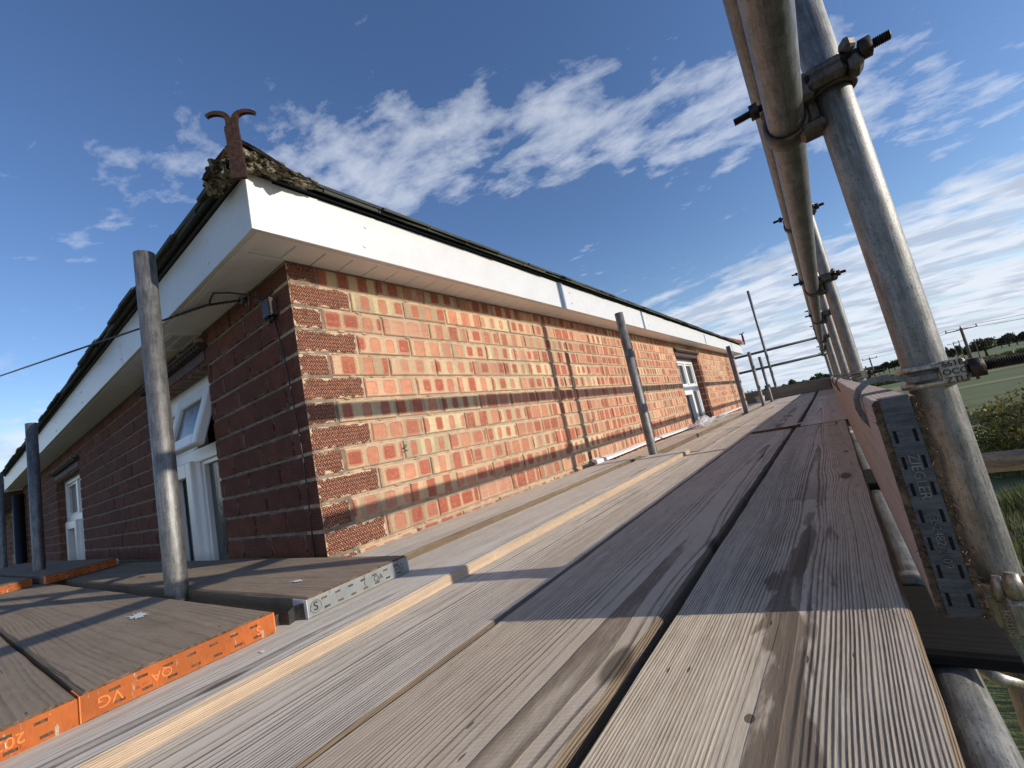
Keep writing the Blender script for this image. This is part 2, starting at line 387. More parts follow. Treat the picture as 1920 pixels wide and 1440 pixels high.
b.out(c, .9, normal=b.bump(ln * .6 + cl * .6 + fn * .2, 1., .0022)); M_BRICKD = m

# slates / moss / hip tiles
m, b = mat('old_slate'); p = b.pos(); r = b.rnd()
n = b.noise(p, 22, 5, .65); n2 = b.noise(p, 150, 3, .6)
c = b.mix(r, (.035, .042, .036), (.062, .062, .048)); c = b.mix(n.sstep(.5, .68) * .6, c, (.10, .105, .05)); c = b.mix(n2.sstep(.6, .7) * .5, c, (.018, .02, .014))
b.out(c, .85, normal=b.bump(n + n2 * .5, 1., .004)); M_SLATE = m
m, b = mat('mossy_mortar'); p = b.pos()
n = b.noise(p, 38, 5, .7); n2 = b.noise(p, 190, 4, .7)
c = b.mix(n.sstep(.42, .58), (.035, .032, .016), (.36, .31, .20)); c = b.mix(n2.sstep(.52, .62) * .65, c, (.025, .022, .012))
c = b.mix(b.noise(p, 60, 3).sstep(.62, .7), c, (.55, .50, .42))
b.out(c, .95, normal=b.bump(n + n2 * .8, 1., .010)); M_MOSS = m
m, b = mat('terracotta_hip_tile'); p = b.pos()
n = b.noise(p, 16, 5, .7); n2 = b.noise(p, 120, 3, .7)
c = b.mix(n.sstep(.35, .7), (.22, .050, .035), (.36, .10, .06)); c = b.mix(n2.sstep(.6, .7) * .4, c, (.05, .03, .02))
b.out(c, .8, normal=b.bump(n + n2 * .4, 1., .002)); M_TILE = m
m, b = mat('lichened_hip_tile'); p = b.pos()
n = b.noise(p, 24, 5, .7); n2 = b.noise(p, 120, 3, .7)
c = b.mix(n.sstep(.40, .62), (.060, .026, .018), (.024, .023, .015)); c = b.mix(n2.sstep(.6, .7) * .5, c, (.16, .15, .09))
b.out(c, .9, normal=b.bump(n + n2 * .5, 1., .005)); M_TILEM = m

# glass (windows)
def glass_mat(name, bumpy):
    m, b = mat(name); p = b.obj()
    n = b.noise(b.vmul(p, (60, 60, 22)), 1.0, 3, .6)
    bb = b.out((.018, .022, .025), .04 if not bumpy else .12, normal=b.bump(n, 1., .0015 if bumpy else .00005), spec=1.0)
    return m
M_GLASS = glass_mat('dark_window_glass', False); M_GLASSO = glass_mat('obscured_window_glass', True)
m, b = mat('crumpled_polythene'); p = b.obj(); n = b.noise(p, 40, 5, .7)
b.out((.8, .8, .8), .25, normal=b.bump(n, 1., .006), Alpha=n.sstep(.35, .65, .25, .75), spec=.9); M_FILM = m

# field and vegetation
m, b = mat('field_ground'); p = b.pos(); x, y, z = b.sep(p)
dist = (x * x + y * y).f('SQRT')
row = b.noise(b.vec(x * .012 + y * .004, y * .085 - x * .02, 0.), 1., 3, .5)
g1 = b.noise(p, .05, 5, .6); g2 = b.noise(p, 1.6, 5, .7); g3 = b.noise(p, 12, 4, .7)
c = b.mix(g1.sstep(.35, .65), (.095, .125, .034), (.150, .170, .055))
c = b.mix(row.sstep(.54, .60) * .7, c, (.30, .26, .12)); c = b.mix(row.sstep(.44, .38) * .5, c, (.05, .06, .024))
tram = ((y * .30 - x * .075 + g1 * 1.2).f('SINE')).sstep(.90, .99) * dist.sstep(35, 60)
c = b.mix(tram * .5, c, (.03, .035, .018))
far = y.sstep(130, 160); c = b.mix(far * .6, c, (.12, .15, .06))
c = b.mix((g2 * .5 + g3 * .5).sstep(.45, .65) * .5, c, (.16, .15, .06)); c = b.mix(g3.sstep(.6, .7) * .5, c, (.02, .022, .012))
b.out(c, .95, normal=b.bump(g2 + g3 * .5, 1., .08)); M_FIELD = m
def leaf_mat(name, a, bcol, c3):
    m, b = mat(name); p = b.pos()
    w = b.white(b.vmul(p, (.0, .0, .0))) if False else b.noise(p, 6., 3, .7)
    at = b.attr('seed'); s1, s2, s3 = b.sep(at)
    c = b.mix(s1, a, bcol); c = b.mix(s2.sstep(.78, .9), c, c3)
    bs = b.n('ShaderNodeBsdfPrincipled'); lk(b.nt, c, bs.inputs['Base Color']); bs.inputs['Roughness'].default_value = .6
    tr = b.n('ShaderNodeBsdfTranslucent'); lk(b.nt, c, tr.inputs[0])
    ms = b.n('ShaderNodeMixShader'); ms.inputs[0].default_value = .3
    b.nt.links.new(bs.outputs[0], ms.inputs[1]); b.nt.links.new(tr.outputs[0], ms.inputs[2])
    o = b.n('ShaderNodeOutputMaterial'); b.nt.links.new(ms.outputs[0], o.inputs[0]); return m
M_LEAFA = leaf_mat('autumn_hedge_leaves', (.12, .125, .026), (.27, .21, .045), (.42, .32, .08))
M_LEAFG = leaf_mat('green_leaves', (.025, .055, .015), (.06, .10, .028), (.10, .12, .04))
M_LEAFD = leaf_mat('dark_tree_leaves', (.050, .058, .024), (.095, .10, .040), (.14, .12, .055))
M_LEAFP = leaf_mat('pale_tree_leaves', (.075, .075, .045), (.12, .11, .07), (.14, .12, .07))
M_GRASS = leaf_mat('long_grass', (.085, .105, .026), (.16, .165, .05), (.30, .25, .10))
M_BARK = plain('bark', (.06, .045, .03), .9, 0, 12, .4, .01)
M_POLE = plain('telegraph_pole_timber', (.12, .085, .055), .85, 0, 12, .3, .003)
M_BARNR = plain('blue_grey_sheet_roof', (.20, .24, .27), .6, 0, 3, .15, .003)
M_BARNW = plain('pale_shed_wall', (.55, .57, .58), .7, 0, 3, .1, .002)
M_FELT = plain('dark_felt_roof', (.03, .026, .028), .9, 0, 6, .3, .004)
M_TRACK = plain('stony_track', (.20, .18, .17), .95, 0, 2, .35, .03)

# ------------------------------------------------------------------ mesh helpers
def finish(name, bm, mats, parent=None, smooth=False, kind=None, label=None):
    me = bpy.data.meshes.new(name); bm.to_mesh(me); bm.free()
    if not isinstance(mats, (list, tuple)): mats = [mats]
    for mm in mats: me.materials.append(mm)
    if smooth:
        me.polygons.foreach_set('use_smooth', [True] * len(me.polygons))
    o = bpy.data.objects.new(name, me); COL.objects.link(o)
    if parent is not None: o.parent = parent
    if kind: o['kind'] = kind
    if label: o['label'] = label
    return o

def tag(o, label, cat, group=None):
    o['label'] = label; o['category'] = cat
    if group: o['group'] = group
    return o

def thing(name, label, cat, loc=(0, 0, 0), rot=(0, 0, 0), group=None):
    o = bpy.data.objects.new(name, None); COL.objects.link(o); o.location = loc; o.rotation_euler = rot
    o.empty_display_size = .1
    return tag(o, label, cat, group)

def box(bm, lo, hi, mi=0, bev=0.0):
    x0, y0, z0 = lo; x1, y1, z1 = hi
    vs = [bm.verts.new(c) for c in [(x0, y0, z0), (x1, y0, z0), (x1, y1, z0), (x0, y1, z0), (x0, y0, z1), (x1, y0, z1), (x1, y1, z1), (x0, y1, z1)]]
    fs = []
    for f in [(0, 3, 2, 1), (4, 5, 6, 7), (0, 1, 5, 4), (1, 2, 6, 5), (2, 3, 7, 6), (3, 0, 4, 7)]:
        fc = bm.faces.new([vs[i] for i in f]); fc.material_index = mi; fs.append(fc)
    if bev:
        es = set()
        for f in fs: es.update(f.edges)
        bmesh.ops.bevel(bm, geom=list(es), offset=bev, segments=1, affect='EDGES')
    return vs

def frame_of(ax):
    ax = ax.normalized(); a = Vector((0, 0, 1)) if abs(ax.z) < .9 else Vector((1, 0, 0))
    u = ax.cross(a).normalized(); return u, ax.cross(u).normalized()

def tube(bm, p0, p1, r, seg=24, hollow=0.0, r1=None, mi=0, cap=True, rings=1):
    p0 = Vector(p0); p1 = Vector(p1); u, w = frame_of(p1 - p0); r1 = r if r1 is None else r1
    rows = []
    for i in range(rings + 1):
        t = i / rings; c = p0.lerp(p1, t); rr = r + (r1 - r) * t
        rows.append([bm.verts.new(c + (u * math.cos(2 * math.pi * k / seg) + w * math.sin(2 * math.pi * k / seg)) * rr) for k in range(seg)])
    fs = []
    for a, b2 in zip(rows, rows[1:]):
        for k in range(seg):
            fs.append(bm.faces.new((a[k], a[(k + 1) % seg], b2[(k + 1) % seg], b2[k])))
    if hollow:
        ri = r - hollow
        ins = [[bm.verts.new(c + (u * math.cos(2 * math.pi * k / seg) + w * math.sin(2 * math.pi * k / seg)) * ri) for k in range(seg)] for c in (p0, p1)]
        for k in range(seg):
            k2 = (k + 1) % seg
            fs.append(bm.faces.new((ins[0][k2], ins[0][k], ins[1][k], ins[1][k2])))
            fs.append(bm.faces.new((rows[0][k2], rows[0][k], ins[0][k], ins[0][k2])))
            fs.append(bm.faces.new((rows[-1][k], rows[-1][k2], ins[1][k2], ins[1][k])))
    elif cap:
        fs.append(bm.faces.new(list(reversed(rows[0])))); fs.append(bm.faces.new(rows[-1]))
    for f in fs: f.material_index = mi; f.smooth = True
    return rows

def path_tube(bm, pts, r, seg=8):
    pts = [Vector(p) for p in pts]; prev = None
    for i, p in enumerate(pts):
        t = (pts[min(i + 1, len(pts) - 1)] - pts[max(i - 1, 0)])
        u, w = frame_of(t)
        if prev is not None:
            # keep the frame steady
            u = (prev - t.normalized() * prev.dot(t.normalized())).normalized(); w = t.normalized().cross(u)
        prev = u
        rr = r[i] if isinstance(r, (list, tuple)) else r
        ring = [bm.verts.new(p + (u * math.cos(2 * math.pi * k / seg) + w * math.sin(2 * math.pi * k / seg)) * rr) for k in range(seg)]
        if i:
            for k in range(seg):
                f = bm.faces.new((last[k], last[(k + 1) % seg], ring[(k + 1) % seg], ring[k])); f.smooth = True
        else: bm.faces.new(list(reversed(ring)))
        last = ring
    bm.faces.new(last)

def ring_band(bm, c, axis, r0, r1, wd, seg=28, a0=0, a1=360, ref=None):
    """flat strap bent round an axis"""
    c = Vector(c); ax = Vector(axis).normalized(); u, w = frame_of(ax)
    if ref is not None:
        u = (Vector(ref) - ax * Vector(ref).dot(ax)).normalized(); w = ax.cross(u)
    full = (a1 - a0) >= 360; n = seg if full else seg + 1
    rows = []
    for k in range(n):
        a = math.radians(a0 + (a1 - a0) * k / seg); dr = u * math.cos(a) + w * math.sin(a)
        e = .0015
        rows.append([bm.verts.new(c + dr * rr + ax * h) for rr, h in ((r0, -wd / 2), (r1 - e, -wd / 2), (r1, -wd / 2 + e), (r1, wd / 2 - e), (r1 - e, wd / 2), (r0, wd / 2))])
    m_ = len(rows[0])
    for k in range(n if full else n - 1):
        a, b2 = rows[k], rows[(k + 1) % n]
        for j in range(m_): bm.faces.new((a[j], b2[j], b2[(j + 1) % m_], a[(j + 1) % m_])).smooth = True
    if not full: bm.faces.new(rows[0]); bm.faces.new(list(reversed(rows[-1])))

def hexnut(bm, c, axis, r, h): 
    c = Vector(c); ax = Vector(axis).normalized(); rows = tube(bm, c - ax * h / 2, c + ax * h / 2, r, seg=6)
    for f in bm.faces: pass

def bolt_bm(p0, p1, r):
    bm = bmesh.new(); p0 = Vector(p0); p1 = Vector(p1); L = (p1 - p0).length; n = max(6, int(L / .0022)); u, w = frame_of(p1 - p0); ax = (p1 - p0).normalized()
    rows = []
    for i in range(2 * n + 1):
        rr = r * (1.0 if i % 2 else .80); cc = p0 + ax * (L * i / (2 * n))
        rows.append([bm.verts.new(cc + (u * math.cos(2 * math.pi * k / 14) + w * math.sin(2 * math.pi * k / 14)) * rr) for k in range(14)])
    for a, b2 in zip(rows, rows[1:]):
        for k in range(14): bm.faces.new((a[k], a[(k + 1) % 14], b2[(k + 1) % 14], b2[k]))
    bm.faces.new(list(reversed(rows[0]))); bm.faces.new(rows[-1]); return bm

def text_mesh(name, s, size, mtx, mat_, parent, extr=.0006):
    cu = bpy.data.curves.new('lettering', 'FONT'); cu.body = s; cu.size = size; cu.extrude = extr; cu.align_x = 'CENTER'; cu.align_y = 'CENTER'
    to = bpy.data.objects.new('tmp_text', cu); COL.objects.link(to)
    dg = bpy.context.evaluated_depsgraph_get(); me = bpy.data.meshes.new_from_object(to.evaluated_get(dg))
    bpy.data.objects.remove(to); me.name = name
    me.transform(mtx); me.materials.clear(); me.materials.append(mat_)
    o = bpy.data.objects.new(name, me); COL.objects.link(o); o.parent = parent; return o

def basis(o, ex, ey):
    ex = Vector(ex).normalized(); ey = Vector(ey).normalized(); ez = ex.cross(ey)
    return Matrix(((ex.x, ey.x, ez.x, o[0]), (ex.y, ey.y, ez.y, o[1]), (ex.z, ey.z, ez.z, o[2]), (0, 0, 0, 1)))

# ------------------------------------------------------------------ ground
bm = bmesh.new(); GZ = -4.5
N = 40
gv = {}
rad = [0, 6, 12, 20, 30, 45, 70, 100, 140, 200, 300, 450, 700, 1100, 1800, 3000]
for i, r in enumerate(rad):
    for k in range(48 if i else 1):
        a = 2 * math.pi * k / 48; gv[i, k] = bm.verts.new((r * math.cos(a), r * math.sin(a), GZ + (0 if r < 30 else (mnoise.noise(Vector((r * math.cos(a) * .01, r * math.sin(a) * .01, 0))) * .5) if r < 1000 else 0)))
for k in range(48): bm.faces.new((gv[0, 0], gv[1, k], gv[1, (k + 1) % 48]))
for i in range(1, len(rad) - 1):
    for k in range(48): bm.faces.new((gv[i, k], gv[i + 1, k], gv[i + 1, (k + 1) % 48], gv[i, (k + 1) % 48]))
finish('field', bm, M_FIELD, kind='structure')
bm = bmesh.new()
pts = [(2.5, 12, 0), (4.5, 16, 0), (8, 19.5, 0), (16, 22, 0), (30, 24, 0)]
for (a, b2) in zip(pts, pts[1:]):
    vs = [bm.verts.new((a[0], a[1], GZ + .012)), bm.verts.new((b2[0], b2[1], GZ + .012)), bm.verts.new((b2[0], b2[1] + 1.1, GZ + .012)), bm.verts.new((a[0], a[1] + 1.1, GZ + .012))]
    bm.faces.new(vs)
finish('track', bm, M_TRACK, kind='structure')

# ------------------------------------------------------------------ house
house = thing('house', 'red brick house with white fascia and slate roof, seen at eaves level', 'house', (0, 0, GZ))
def P3(name, loc=(0, 0, 0), label=None, parent=house):
    o = bpy.data.objects.new(name, None); COL.objects.link(o); o.parent = parent; o.empty_display_size = .1
    if label: o['label'] = label
    return o
# children of the house are built in world coordinates; the parent offset is cancelled once at the end
TOP = .8876; FX = .1347; FY = -.1453; FT = 1.0423
LEN = 7.86; XW = -12.0
wallL = None

def proj(p):
    d = Vector(p) - CAM; c = Rm @ d
    if c.z < .05: return None
    return (960 + 800.0341 * c.x / c.z, 720 + 800.0341 * c.y / c.z)

bricks = []   # (face, u0, u1, z0, kind)
def hole(face, u0, u1, z0):
    zc = z0 + .0325
    if face == 'L':
        for (a, b2, zz) in ((4.05, 5.0, .745),):
            if u1 > a + .003 and u0 < b2 - .003 and zc < zz: return (a, b2)
    else:
        for (a, b2, zz) in ((.70, 1.52, .775), (3.35, 4.45, .70), (7.5, 8.7, .645)):
            if u1 > a + .003 and u0 < b2 - .003 and zc < zz: return (a, b2)
    return None
for ci in range(-6, 12):
    z0 = ci * .075 + .005
    long_l = (ci % 2 == 0)      # c12 (index 0) shows a stretcher on the lit face
    hh = .065
    if ci == 11: hh = min(.065, TOP - z0 - .002)
    for face in 'LD':
        stretch = long_l if face == 'L' else not long_l
        u = 0.0; first = True; end = LEN if face == 'L' else -XW
        while u < end - .02:
            w = (.2 if face == 'L' else .208) if (first and stretch) else ((.0905 if face == 'L' else .100) if first else .215)
            u1 = min(u + w, end)
            hl = hole(face, u, u1, z0)
            if hl is None: bricks.append((face, u, u1, z0, hh, first))
            else:
                a, b2 = hl
                if u < a - .02: bricks.append((face, u, a - .001, z0, hh, False))
                if u1 > b2 + .02: bricks.append((face, b2 + .001, u1, z0, hh, False))
            u = u1 + .010; first = False

def brick_bm(bm, face, u0, u1, z0, hh, first, seedl, dl, uvl, rr):
    pr = rr.uniform(-.0012, .0012); 
    s = (rr.random(), rr.random(), rr.random())
    dep = .05; ch = .003
    jx = [rr.uniform(-.0022, .0022) for _ in range(8)]
    pts = [(u0, z0), (u1, z0), (u1, z0 + hh), (u0, z0 + hh)]
    def mk(u, z, out):
        return (out, u, z) if face == 'L' else (-u, -out, z)
    if face == 'L' and first: outp = .0
    else: outp = pr
    # the corner brick of each face stops at the arris
    fr = []; mid = []; back = []
    for i, (u, z) in enumerate(pts):
        su = ch if i in (0, 3) else -ch; sz = ch if i in (0, 1) else -ch
        keep = (first and i in (0, 3))
        du = 0 if keep else jx[i]
        fr.append(bm.verts.new(mk(u + (0.0005 if keep else su + du), z + sz + jx[i + 4] * .6, outp)))
        mid.append(bm.verts.new(mk(u + (0.0005 if keep else du * .5), z + jx[i + 4] * .3, outp - ch)))
        back.append(bm.verts.new(mk(u + (dep if keep else 0) * 0, z, -dep)) if not keep else bm.verts.new(mk(u + .0005, z, outp - ch - .001)))
    order = (0, 1, 2, 3) if face == 'L' else (3, 2, 1, 0)
    fs = [bm.faces.new([fr[i] for i in order])]
    for i in range(4):
        j = (i + 1) % 4
        q1 = [fr[j], fr[i], mid[i], mid[j]]; q2 = [mid[j], mid[i], back[i], back[j]]
        if face == 'D': q1.reverse(); q2.reverse()
        fs.append(bm.faces.new(q1)); fs.append(bm.faces.new(q2))
    for f in fs:
        for lp in f.loops:
            c = lp.vert.co; uu = (c.y if face == 'L' else -c.x) - u0
            lp[uvl].uv = (uu, c.z - z0)
    allv = fr + mid + back
    for v_ in allv: v_[seedl] = s; v_[dl] = (u1 - u0, 0, 0)

def area_px(bk):
    face, u0, u1, z0, hh, first = bk
    c = [(0, u, z) if face == 'L' else (-u, 0, z) for u, z in ((u0, z0), (u1, z0), (u1, z0 + hh), (u0, z0 + hh))]
    q = [proj(p) for p in c]
    if any(p is None for p in q): return 0
    if all(p[0] < 0 or p[0] > 1920 or p[1] < 0 or p[1] > 1440 for p in q): return 0
    if z0 < -.07: return 0
    a = 0
    for i in range(4): a += q[i][0] * q[(i + 1) % 4][1] - q[(i + 1) % 4][0] * q[i][1]
    return abs(a) / 2
order = sorted(range(len(bricks)), key=lambda i: -area_px(bricks[i]))
single = set(order[:298])
walls = {}
def new_bm_layers():
    bm = bmesh.new(); return bm, bm.verts.layers.float_vector.new('seed'), bm.verts.layers.float_vector.new('dim'), bm.loops.layers.uv.new('UVMap')

# wall cores = the mortar bed, recessed 4 mm; with openings
def slab(bm, face, u0, u1, z0, z1, out=-.0060, dep=-.10):
    if face == 'L': box(bm, (dep, u0, z0), (out, u1, z1))
    else: box(bm, (-u1, -out, z0), (-u0, -dep, z1))
bm = bmesh.new()
TW = TOP + .0078
slab(bm, 'L', .0036, 4.05, GZ, TW); slab(bm, 'L', 5.0, LEN, GZ, TW); slab(bm, 'L', 4.05, 5.0, .752, TW); slab(bm, 'L', 4.05, 5.0, GZ, -.6)
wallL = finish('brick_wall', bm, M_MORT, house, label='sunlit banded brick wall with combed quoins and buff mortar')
bm = bmesh.new()
slab(bm, 'D', .0036, .70, GZ, TW - .001); slab(bm, 'D', 1.52, 3.35, GZ, TW - .001); slab(bm, 'D', 4.45, 7.5, GZ, TW - .001); slab(bm, 'D', 8.7, -XW, GZ, TW - .001); slab(bm, 'D', 7.5, 8.7, .65, TW - .001); slab(bm, 'D', 7.5, 8.7, GZ, .10)
slab(bm, 'D', .70, 1.52, .790, TW - .001); slab(bm, 'D', 3.35, 4.45, .715, TW - .001); slab(bm, 'D', .70, 1.52, GZ, -.5); slab(bm, 'D', 3.35, 4.45, GZ, -.5)
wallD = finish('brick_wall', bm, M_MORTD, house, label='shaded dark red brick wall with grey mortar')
stuff = {}
for i, bk in enumerate(bricks):
    face, u0, u1, z0, hh, first = bk
    rr = random.Random(i * 7919 + 13)
    key = (face, 'q' if (first and face == 'L') else 'b')
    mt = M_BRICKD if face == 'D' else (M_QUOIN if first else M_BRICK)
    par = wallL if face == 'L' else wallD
    if i in single:
        bm, sl_, dl_, ul_ = new_bm_layers(); brick_bm(bm, *bk, sl_, dl_, ul_, rr); finish('brick', bm, mt, par)
    else:
        if face not in stuff:
            stuff[face] = new_bm_layers()
        bm, sl_, dl_, ul_ = stuff[face]; n0 = len(bm.faces); brick_bm(bm, *bk, sl_, dl_, ul_, rr)
        if first and face == 'L':
            bm.faces.ensure_lookup_table()
            for f in bm.faces[n0:]: f.material_index = 1
for face, (bm, *_l) in stuff.items():
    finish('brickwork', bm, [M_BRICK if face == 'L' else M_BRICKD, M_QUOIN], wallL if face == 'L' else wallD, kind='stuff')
# mortar ledges: thin snots squeezed from the sunlit joints near the corner
bm = bmesh.new()
for kx in range(60):
    yy = R_.uniform(.0, .5); zz = .075 * R_.randint(0, 11) + R_.uniform(-.003, .003); s = R_.uniform(.003, .010)
    bmesh.ops.create_icosphere(bm, subdivisions=1, radius=s, matrix=Matrix.Translation((-.004, yy, zz)) @ Matrix.Diagonal((.5, 1.6, .6, 1)))
finish('mortar_snots', bm, M_MORT, wallL, kind='stuff')
# far return of the end wall and the recessed wing at the far left
bm = bmesh.new(); box(bm, (-4.0, LEN - .1, GZ), (-.101, LEN - .002, TOP)); finish('return_wall', bm, M_MORTD, house)
bm = bmesh.new(); box(bm, (-12, -.20, .74), (-6.96, -.004, .90)); finish('wing_eaves', bm, M_LEAD, house)
# --- windows
def uwin(name, face, u0, u1, z0, z1, mull, trans, rec, label, opensash=None, lower_sash=True, obs=True, th=.058):
    """white upvc window; face L: plane x=-rec, face D: plane y=+rec"""
    root = P3('window', label=label)
    def B(bm, ua, ub, za, zb, d0, d1, bev=.004):
        if face == 'L': box(bm, (-rec + d0, ua, za), (-rec + d1, ub, zb), bev=bev)
        else: box(bm, (-ub, rec - d1, za), (-ua, rec - d0, zb), bev=bev)
    t = .058
    bm = bmesh.new()
    for a in ((u0, u0 + t, z0, z1), (u1 - t, u1, z0, z1), (u0 + t, u1 - t, z1 - th, z1), (u0 + t, u1 - t, z0, z0 + t), (u0 + t, u1 - t, trans - .03, trans + .03)): B(bm, *a, -.05, .0)
    B(bm, mull - .033, mull + .033, trans + .03, z1 - th, -.05, -.001); B(bm, mull - .033, mull + .033, z0 + t, trans - .03, -.05, -.001)
    finish('frame', bm, M_UPVC, root)
    cells = [(u0 + t, mull - .033, trans + .03, z1 - th), (mull + .033, u1 - t, trans + .03, z1 - th), (u0 + t, mull - .033, z0 + t, trans - .03), (mull + .033, u1 - t, z0 + t, trans - .03)]
    for ii, (a, b2, c, e) in enumerate(cells):
        if opensash == ii: continue
        sash = lower_sash and ii == (3 if face == 'D' else 2)
        if sash:
            bm = bmesh.new(); s = .055; o = .018
            for q_ in ((a - .012, a + s, c - .012, e + .012), (b2 - s, b2 + .012, c - .012, e + .012), (a + s, b2 - s, e - s, e + .012), (a + s, b2 - s, c - .012, c + s)): B(bm, *q_, -.03, o)
            finish('sash', bm, M_UPVC, root); a += s; b2 -= s; c += s; e -= s
        else:
            bm = bmesh.new(); s = .018
            for q_ in ((a, a + s, c, e), (b2 - s, b2, c, e), (a + s, b2 - s, e - s, e), (a + s, b2 - s, c, c + s)): B(bm, *q_, -.035, -.012, .003)
            finish('bead', bm, M_UPVC, root); a += s; b2 -= s; c += s; e -= s
        bm = bmesh.new(); B(bm, a - .002, b2 + .002, c - .002, e + .002, -.038, -.032, 0)
        finish('pane', bm, M_GLASSO if obs and ii % 2 == (0 if face == 'D' else 1) else M_GLASS, root)
    # near-black panel behind, painted to stand in for the unlit room
    bm = bmesh.new(); B(bm, u0 + .01, u1 - .01, z0 + .01, z1 - .01, -.09, -.080, 0); finish('unlit_room_panel', bm, M_DARK, root)
    # reveals
    return root, cells, B
w1, cells, Bf = uwin('window', 'D', .702, 1.518, -.495, .772, 1.11, .44, .055, 'white window with its top light propped open beside the steel post', opensash=0, lower_sash=True, th=.105)
# the open top light, hinged at its head
a, b2, c, e = cells[0]
bm = bmesh.new(); s = .05; wd = b2 - a + .055; ht = e - c + .050
for q_ in ((0, s, 0, ht), (wd - s, wd, 0, ht), (s, wd - s, ht - s, ht), (s, wd - s, 0, s)): box(bm, (q_[0], -.035, q_[2]), (q_[1], .0, q_[3]), bev=.005)
so_ = finish('sash', bm, M_UPVC, w1); so_['label'] = 'top-hung sash swung open'
so_.matrix_basis = Matrix.Translation((-b2 - .010, .043, e + .012)) @ Matrix.Rotation(math.radians(-17), 4, 'X') @ Matrix.Translation((0, 0, -ht))
bm = bmesh.new(); box(bm, (s - .002, -.02, s - .002), (wd - s + .002, -.014, ht - s + .002)); go = finish('pane', bm, M_GLASSO, w1); go.matrix_basis = so_.matrix_basis.copy()
uwin('window', 'D', 3.352, 4.448, -.495, .700, 3.90, .34, .055, 'further white window on the shaded wall', lower_sash=True, obs=False)
uwin('window', 'L', 4.052, 4.998, -.595, .742, 4.62, .40, .070, 'white window in the sunlit wall', lower_sash=True, obs=False)
uwin('window', 'D', 7.502, 8.698, .102, .645, 8.1, .38, .04, 'small far window at the left edge', lower_sash=False, obs=False)

M_REV = plain('reveal_brick', (.17, .062, .040), .9, 0, 40, .45, .002)  # brick darkened so the reveal's shade sits in its colour
def reveal(face, u, sgn, ztop, dep):
    bm = bmesh.new(); z_ = -.45
    while z_ < ztop - .03:
        z1_ = min(z_ + .065, ztop - .002)
        for d0, d1 in (((.003, dep - .004),) if int(round(z_ / .075)) % 2 else ((.003, dep * .45), (dep * .45 + .006, dep - .004))):
            a, c = sorted((u, u - sgn * .004))
            if face == 'L': box(bm, (-d1, a, z_ + .005), (-d0, c, z1_ + .005), bev=.0012)
            else: box(bm, (-c, d0, z_ + .005), (-a, d1, z1_ + .005), bev=.0012)
        z_ += .075
    finish('reveal_bricks', bm, M_REV, wallL if face == 'L' else wallD, kind='stuff')
reveal('L', 4.9999, 1, .742, .070); reveal('L', 4.0501, -1, .742, .070)
for u_r, s_r, zt_ in ((1.5199, 1, .772), (.7001, -1, .772), (4.4499, 1, .70), (3.3501, -1, .70)): reveal('D', u_r, s_r, zt_, .055)

# lintels: painted board under a row of dentil tiles
def lintel(face, u0, u1, z, label):
    root = P3('lintel', label=label)
    def B(bm, ua, ub, za, zb, d0, d1, bev=0):
        if face == 'L': box(bm, (d0, ua, za), (d1, ub, zb), bev=bev)
        else: box(bm, (-ub, -d1, za), (-ua, -d0, zb), bev=bev)
    bm = bmesh.new(); B(bm, u0 + .002, u1 - .002, z - .002, z + .042, -.06, .004, .002); finish('lintel_board', bm, M_LEAD, root)
    bm = bmesh.new(); B(bm, u0 - .02, u1 + .02, z + .055, z + .066, -.03, .036, .003); finish('drip_ledge', bm, M_LTILE, root)
    u = u0 - .015; k_ = 0
    bm = bmesh.new()
    while u < u1:
        B(bm, u, u + .017, z + .040, z + .056, -.01, .030, .003); u += .034
    finish('dentil_row', bm, M_LTILE, root, kind='stuff')
    bm = bmesh.new()
    for k_ in range(26):
        uu = R_.uniform(u0 - .02, u0 + .12) if face == 'L' else R_.uniform(u0 - .01, u1); s = R_.uniform(.008, .02)
        pc = (.012, uu, z + .07 + s * .3) if face == 'L' else (-uu, -.012, z + .07 + s * .3)
        bmesh.ops.create_icosphere(bm, subdivisions=1, radius=s, matrix=Matrix.Translation(pc) @ Matrix.Diagonal((1, 1.2, .8, 1)))
    finish('mortar_snots', bm, M_MOSS if face == 'L' else M_MORTD, root, kind='stuff')
lintel('D', .70, 1.52, .775, 'brown lintel with dentil strip over the near window')
lintel('D', 3.35, 4.45, .703, 'brown lintel over the further window')
lintel('L', 4.05, 5.0, .745, 'crumbling lintel with dentils over the sunlit window')

